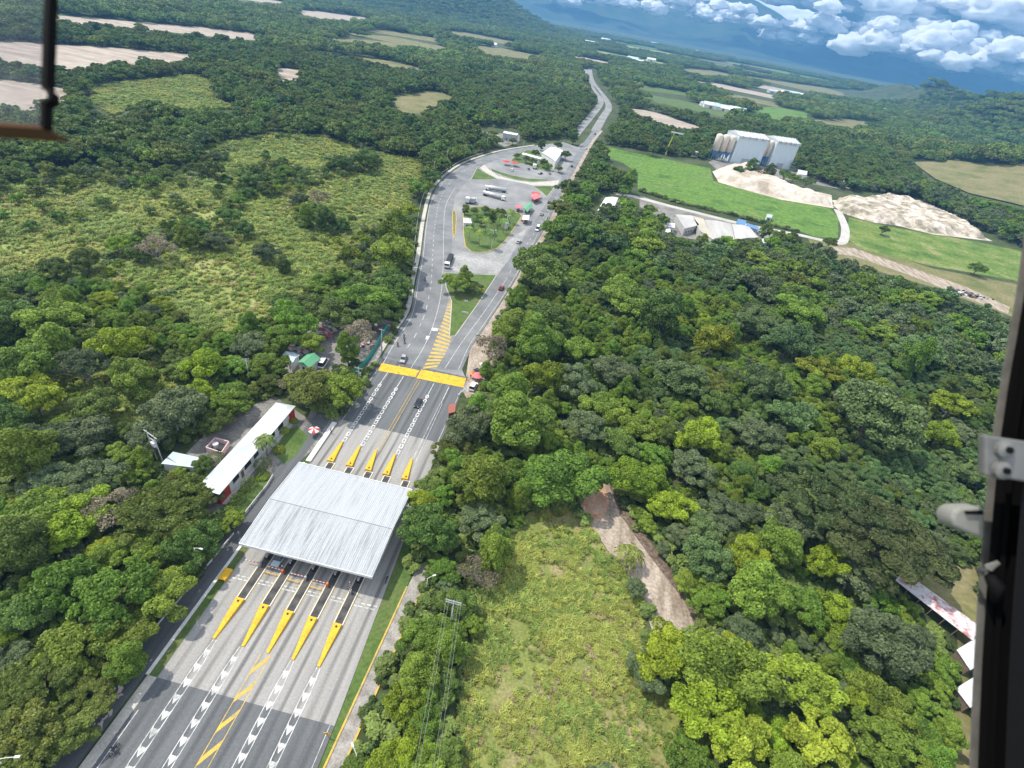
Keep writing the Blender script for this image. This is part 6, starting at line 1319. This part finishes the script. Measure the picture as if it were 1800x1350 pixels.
# hedge of small trees along the near edge of the green pasture
hp = smooth_line([G(*q) for q in Zr([(330, 535), (450, 575), (600, 620), (800, 665), (1000, 712), (1180, 760), (1400, 815)])], 14); k = 0
for i in range(0, len(hp), 2):
    p = hp[i] + Vector((rnd.uniform(-1, 1), rnd.uniform(1, 3), 0)); o = bpy.data.objects.new('hedge_bush', SP[rnd.choice([2, 3, 4, 4])]); C.objects.link(o); o.location = p; s = rnd.uniform(1.6, 3.0); o.scale = (s, s, s); o.rotation_euler = (0, 0, rnd.uniform(0, 6))
    tag(o, 'dark bush in the hedge between the gravel road and the green pasture', 'bush', 'hedge bushes along the green pasture')
# ------------------------------------------------------------------ clouds hanging before the far mountains
m_cloud, n, l, b = newmat('cloud_vapour'); b.inputs['Base Color'].default_value = (.95, .95, .95, 1); b.inputs['Roughness'].default_value = 1; b.inputs['Specular IOR Level'].default_value = 0
tr = n.new('ShaderNodeBsdfTranslucent'); tr.inputs[0].default_value = (.95, .95, .96, 1); ms = n.new('ShaderNodeMixShader'); ms.inputs[0].default_value = .4
l.new(b.outputs[0], ms.inputs[1]); l.new(tr.outputs[0], ms.inputs[2]); l.new(ms.outputs[0], n['Material Output'].inputs[0])
ico = bmesh.new(); bmesh.ops.create_icosphere(ico, subdivisions=3, radius=1); ico.verts.ensure_lookup_table()
IV = [v.co.copy() for v in ico.verts]; IF = [tuple(v.index for v in f.verts) for f in ico.faces]; ico.free()
def cloud(label, spine, n, r0, r1, dist, seed, flat=.75, sx=1.0, kind=None):
    """puffs along a line traced in the photo, at its own distance"""
    r = random.Random(seed); k = F * 1.24; b = MB(); P = [far_pt(u, v, dist) for u, v in spine]; c = sum(P, Vector()) / len(P)
    upx = dist * 1.1 / F                              # metres per photo pixel out there
    for i in range(n):
        t = r.random() * (len(P) - 1); j = min(int(t), len(P) - 2); p = P[j].lerp(P[j + 1], t - j)
        rr = r.uniform(r0, r1) * .85 * upx; a = p + Vector((r.gauss(0, r1 * .7 * sx) * upx, r.gauss(0, r1 * .8) * upx, abs(r.gauss(0, .5)) * r1 * upx)) - c
        sd0 = r.uniform(0, 99); vs = []
        for v in IV:
            q = v * 2.2 + Vector((sd0, 0, 0)); d = 1 + .42 * mnoise.fractal(q, .8, 2.1, 4) ; z = v.z * (flat if v.z > 0 else flat * .45); vs.append(a + Vector((v.x * 1.25, v.y, z)) * rr * d)
        b.add(vs, IF)
    o = b.build('cloud', m_cloud, smooth=True); o.location = c; return tag(o, label, 'cloud', 'clouds before the mountains', kind)
DC = 7650
cloud('flat white cloud drifting alone before the blue slope', [(1222, 38), (1255, 36), (1290, 38), (1335, 46)], 34, 5, 13, DC, 1)
cloud('white cloud bank cut by the top of the picture near the first ridge', [(960, 2), (1010, 6), (1060, 4), (1110, 14), (1150, 16), (1180, 8), (1235, 4)], 46, 6, 14, DC + 100, 2)
cloud('pair of heaped white clouds below the mountain peak', [(1370, 74), (1400, 68), (1430, 56), (1450, 44), (1470, 64), (1495, 58)], 46, 5, 15, DC, 3)
cloud('thin low cloud shred under the heaped pair', [(1405, 82), (1440, 76), (1470, 80)], 16, 3, 7, DC - 60, 4)
cloud('small torn cloud before the dark gap in the bank', [(1485, 92), (1500, 84), (1510, 80)], 10, 4, 8, DC, 5)
cloud('long white cloud bank lying lowest over the far plain', [(1515, 92), (1545, 88), (1580, 98), (1620, 106), (1670, 116), (1720, 124), (1760, 130), (1800, 142), (1860, 152)], 90, 9, 22, DC - 100, 6, .8)
cloud('white heaped cloud above the low bank', [(1540, 72), (1575, 74), (1600, 80), (1640, 96), (1690, 98), (1720, 96)], 46, 7, 18, DC + 60, 7)
cloud('grey topped cloud mass over the right shoulder of the range', [(1330, -6), (1400, 8), (1440, 12), (1480, 22), (1530, 36), (1560, 44)], 70, 10, 24, DC + 500, 8)
cloud('broad grey white cloud mass filling the sky above the bank', [(1480, -10), (1560, 14), (1620, 40), (1680, 60), (1740, 74), (1800, 88), (1900, 110)], 110, 14, 34, DC + 700, 9, .6)
cloud('high grey cloud deck at the top corner of the sky', [(1600, -30), (1680, 6), (1740, 20), (1800, 34), (1900, 60)], 70, 16, 36, DC + 900, 10, .5)
# ------------------------------------------------------------------ air
b = MB(); b.box(-5600, -420, -6, 5600, 7105, 640)
m_h = bpy.data.materials.new('haze'); m_h.use_nodes = True; n, l = m_h.node_tree.nodes, m_h.node_tree.links
for q in list(n):
    if q.type != 'OUTPUT_MATERIAL': n.remove(q)
pv = n.new('ShaderNodeVolumePrincipled'); pv.inputs['Color'].default_value = (.20, .54, 1.0, 1); pv.inputs['Density'].default_value = .000115; pv.inputs['Anisotropy'].default_value = .1
out = [q for q in n if q.type == 'OUTPUT_MATERIAL'][0]; l.new(pv.outputs[0], out.inputs['Volume'])
m_h.cycles.homogeneous_volume = True
tag(b.build('haze', m_h), kind='stuff')

# ------------------------------------------------------------------ the helicopter the picture is taken from
m_post = plain('black_door_frame', (.004, .004, .0045), .8, var=.2, spec=.1); m_seal = plain('grey_rubber_seal', (.16, .155, .14), .6, var=.2, scale=30); m_alu = plain('brushed_aluminium', (.15, .15, .143), .5, metal=.3, scale=40)
t = thing('helicopter_door_frame', 'black upright helicopter door frame with grey hinge plate at the picture edge', 'door frame', near_pt(1760, 800, .7)); o0 = Vector(t.location)
LP = [(1812, 300), (1800, 420), (1786, 520), (1772, 600), (1758, 680), (1746, 760), (1736, 850), (1728, 940), (1720, 1040), (1713, 1150), (1708, 1260), (1704, 1370), (1700, 1480)]
FW = Vector(RW[:, 2])                                  # along the line of sight
def strip(off0, off1, d0, d1):
    b = MB(); R4 = []
    for u, v in LP: R4.append([near_pt(u + off0, v, d0) - o0, near_pt(u + off1, v, d0) - o0, near_pt(u + off1, v, d1) - o0, near_pt(u + off0, v, d1) - o0])
    k = len(R4); vs = [p for q in R4 for p in q]
    b.add(vs, [(i * 4 + j, i * 4 + (j + 1) % 4, i * 4 + 4 + (j + 1) % 4, i * 4 + 4 + j) for i in range(k - 1) for j in range(4)] + [(3, 2, 1, 0), tuple(range(4 * k - 4, 4 * k))]); return b
strip(14, 300, .70, .76).build('frame', m_post, t); strip(-1, 14, .715, .735).build('seal', m_seal, t); strip(34, 44, .692, .70).build('seal', m_post, t); strip(62, 300, .66, .70).build('frame', m_post, t)
def facing_box(u0, v0, u1, v1, d, th, skew=0):
    b = MB(); q = [near_pt(u0, v0, d) - o0, near_pt(u1, v0 + skew, d) - o0, near_pt(u1, v1 + skew, d) - o0, near_pt(u0, v1, d) - o0]; b.add(q + [p + FW * th for p in q], [(3, 2, 1, 0), (4, 5, 6, 7), (0, 1, 5, 4), (1, 2, 6, 5), (2, 3, 7, 6), (3, 0, 4, 7)]); return b
hp_ = facing_box(1732, 764, 1860, 836, .645, .012, 20).build('hinge_plate', m_alu, t, bevel=.003)
for u, v in ((1762, 790), (1757, 826)):
    p = near_pt(u, v, .645) - o0; b = MB(); b.tube([p + FW * .002, p - FW * .006, p - FW * .009], [.012, .011, .006], 14); bo = b.build('bolt', m_alu, hp_, smooth=False)
    b = MB(); b.tube([p - FW * .0085, p - FW * .011], .0045, 6); b.build('bolt_head', m_post, bo)
h = MB(); q = [near_pt(u, v, .70) - o0 for u, v in ((1732, 892), (1690, 893), (1678, 899), (1674, 912), (1678, 926), (1704, 938), (1732, 948))]; q2 = [p + FW * .03 for p in q]; k = len(q)
h.add(q + q2, [tuple(range(k - 1, -1, -1)), tuple(range(k, 2 * k))] + [(i, (i + 1) % k, k + (i + 1) % k, k + i) for i in range(k)]); hd = h.build('handle', plain('pale_handle', (.20, .20, .175), .65, scale=30), t, bevel=.004)
h = MB(); q = [near_pt(u, v, .6955) - o0 for u, v in ((1728, 898), (1698, 899), (1700, 904), (1728, 905))]; q2 = [p + FW * .003 for p in q]
h.add(q + q2, [(3, 2, 1, 0), (4, 5, 6, 7), (0, 1, 5, 4), (1, 2, 6, 5), (2, 3, 7, 6), (3, 0, 4, 7)]); h.build('handle_slot', m_post, hd)
b = MB(); b.tube([near_pt(1722, 1004, .695) - o0, near_pt(1738, 998, .685) - o0, near_pt(1756, 988, .68) - o0], [.006, .005, .003], 8); b.build('latch', m_alu, t, smooth=True)
b = MB(); b.tube([near_pt(1738, 1010, .69) - o0, near_pt(1752, 1030, .68) - o0, near_pt(1750, 1056, .685) - o0], [.006, .010, .006], 8); b.build('latch_knob', m_post, t, smooth=True)
# the window pane edge at the other side
D2 = .36
t = thing('helicopter_window', 'helicopter window pane with black edge strip and orange lower trim', 'window', near_pt(40, 110, D2)); o0 = Vector(t.location)
def plate2(poly, d, th):
    b = MB(); k = len(poly); q = [near_pt(u, v, d) - o0 for u, v in poly]; b.add(q + [p + FW * th for p in q], [tuple(range(k - 1, -1, -1)), tuple(range(k, 2 * k))] + [(i, (i + 1) % k, k + (i + 1) % k, k + i) for i in range(k)]); return b
plate2([(79, -60), (88, -60), (84, 80), (81, 152), (90, 160), (90, 174), (78, 182), (77, 222), (70, 222), (71, 178), (83, 172), (82, 162), (72, 154), (74, 80)], D2, .007).build('edge_strip', m_post, t)
plate2([(-160, 198), (-60, 210), (74, 220), (75, 226), (-60, 217), (-160, 205)], D2 + .002, .02).build('trim', plain('orange_trim', (.075, .03, .012), .8), t)
m_g, n, l, b_ = newmat('window_pane_glass'); n.remove(b_); tr = n.new('ShaderNodeBsdfTransparent'); tr.inputs[0].default_value = (.90, .90, .91, 1); gl = n.new('ShaderNodeBsdfGlossy'); gl.inputs['Roughness'].default_value = .05; mm = n.new('ShaderNodeMixShader'); mm.inputs[0].default_value = .03
l.new(tr.outputs[0], mm.inputs[1]); l.new(gl.outputs[0], mm.inputs[2]); l.new(mm.outputs[0], n['Material Output'].inputs[0])
plate2([(-160, -60), (79, -60), (73, 80), (71, 170), (70, 222), (-160, 197)], D2 + .005, .002).build('pane', m_g, t)
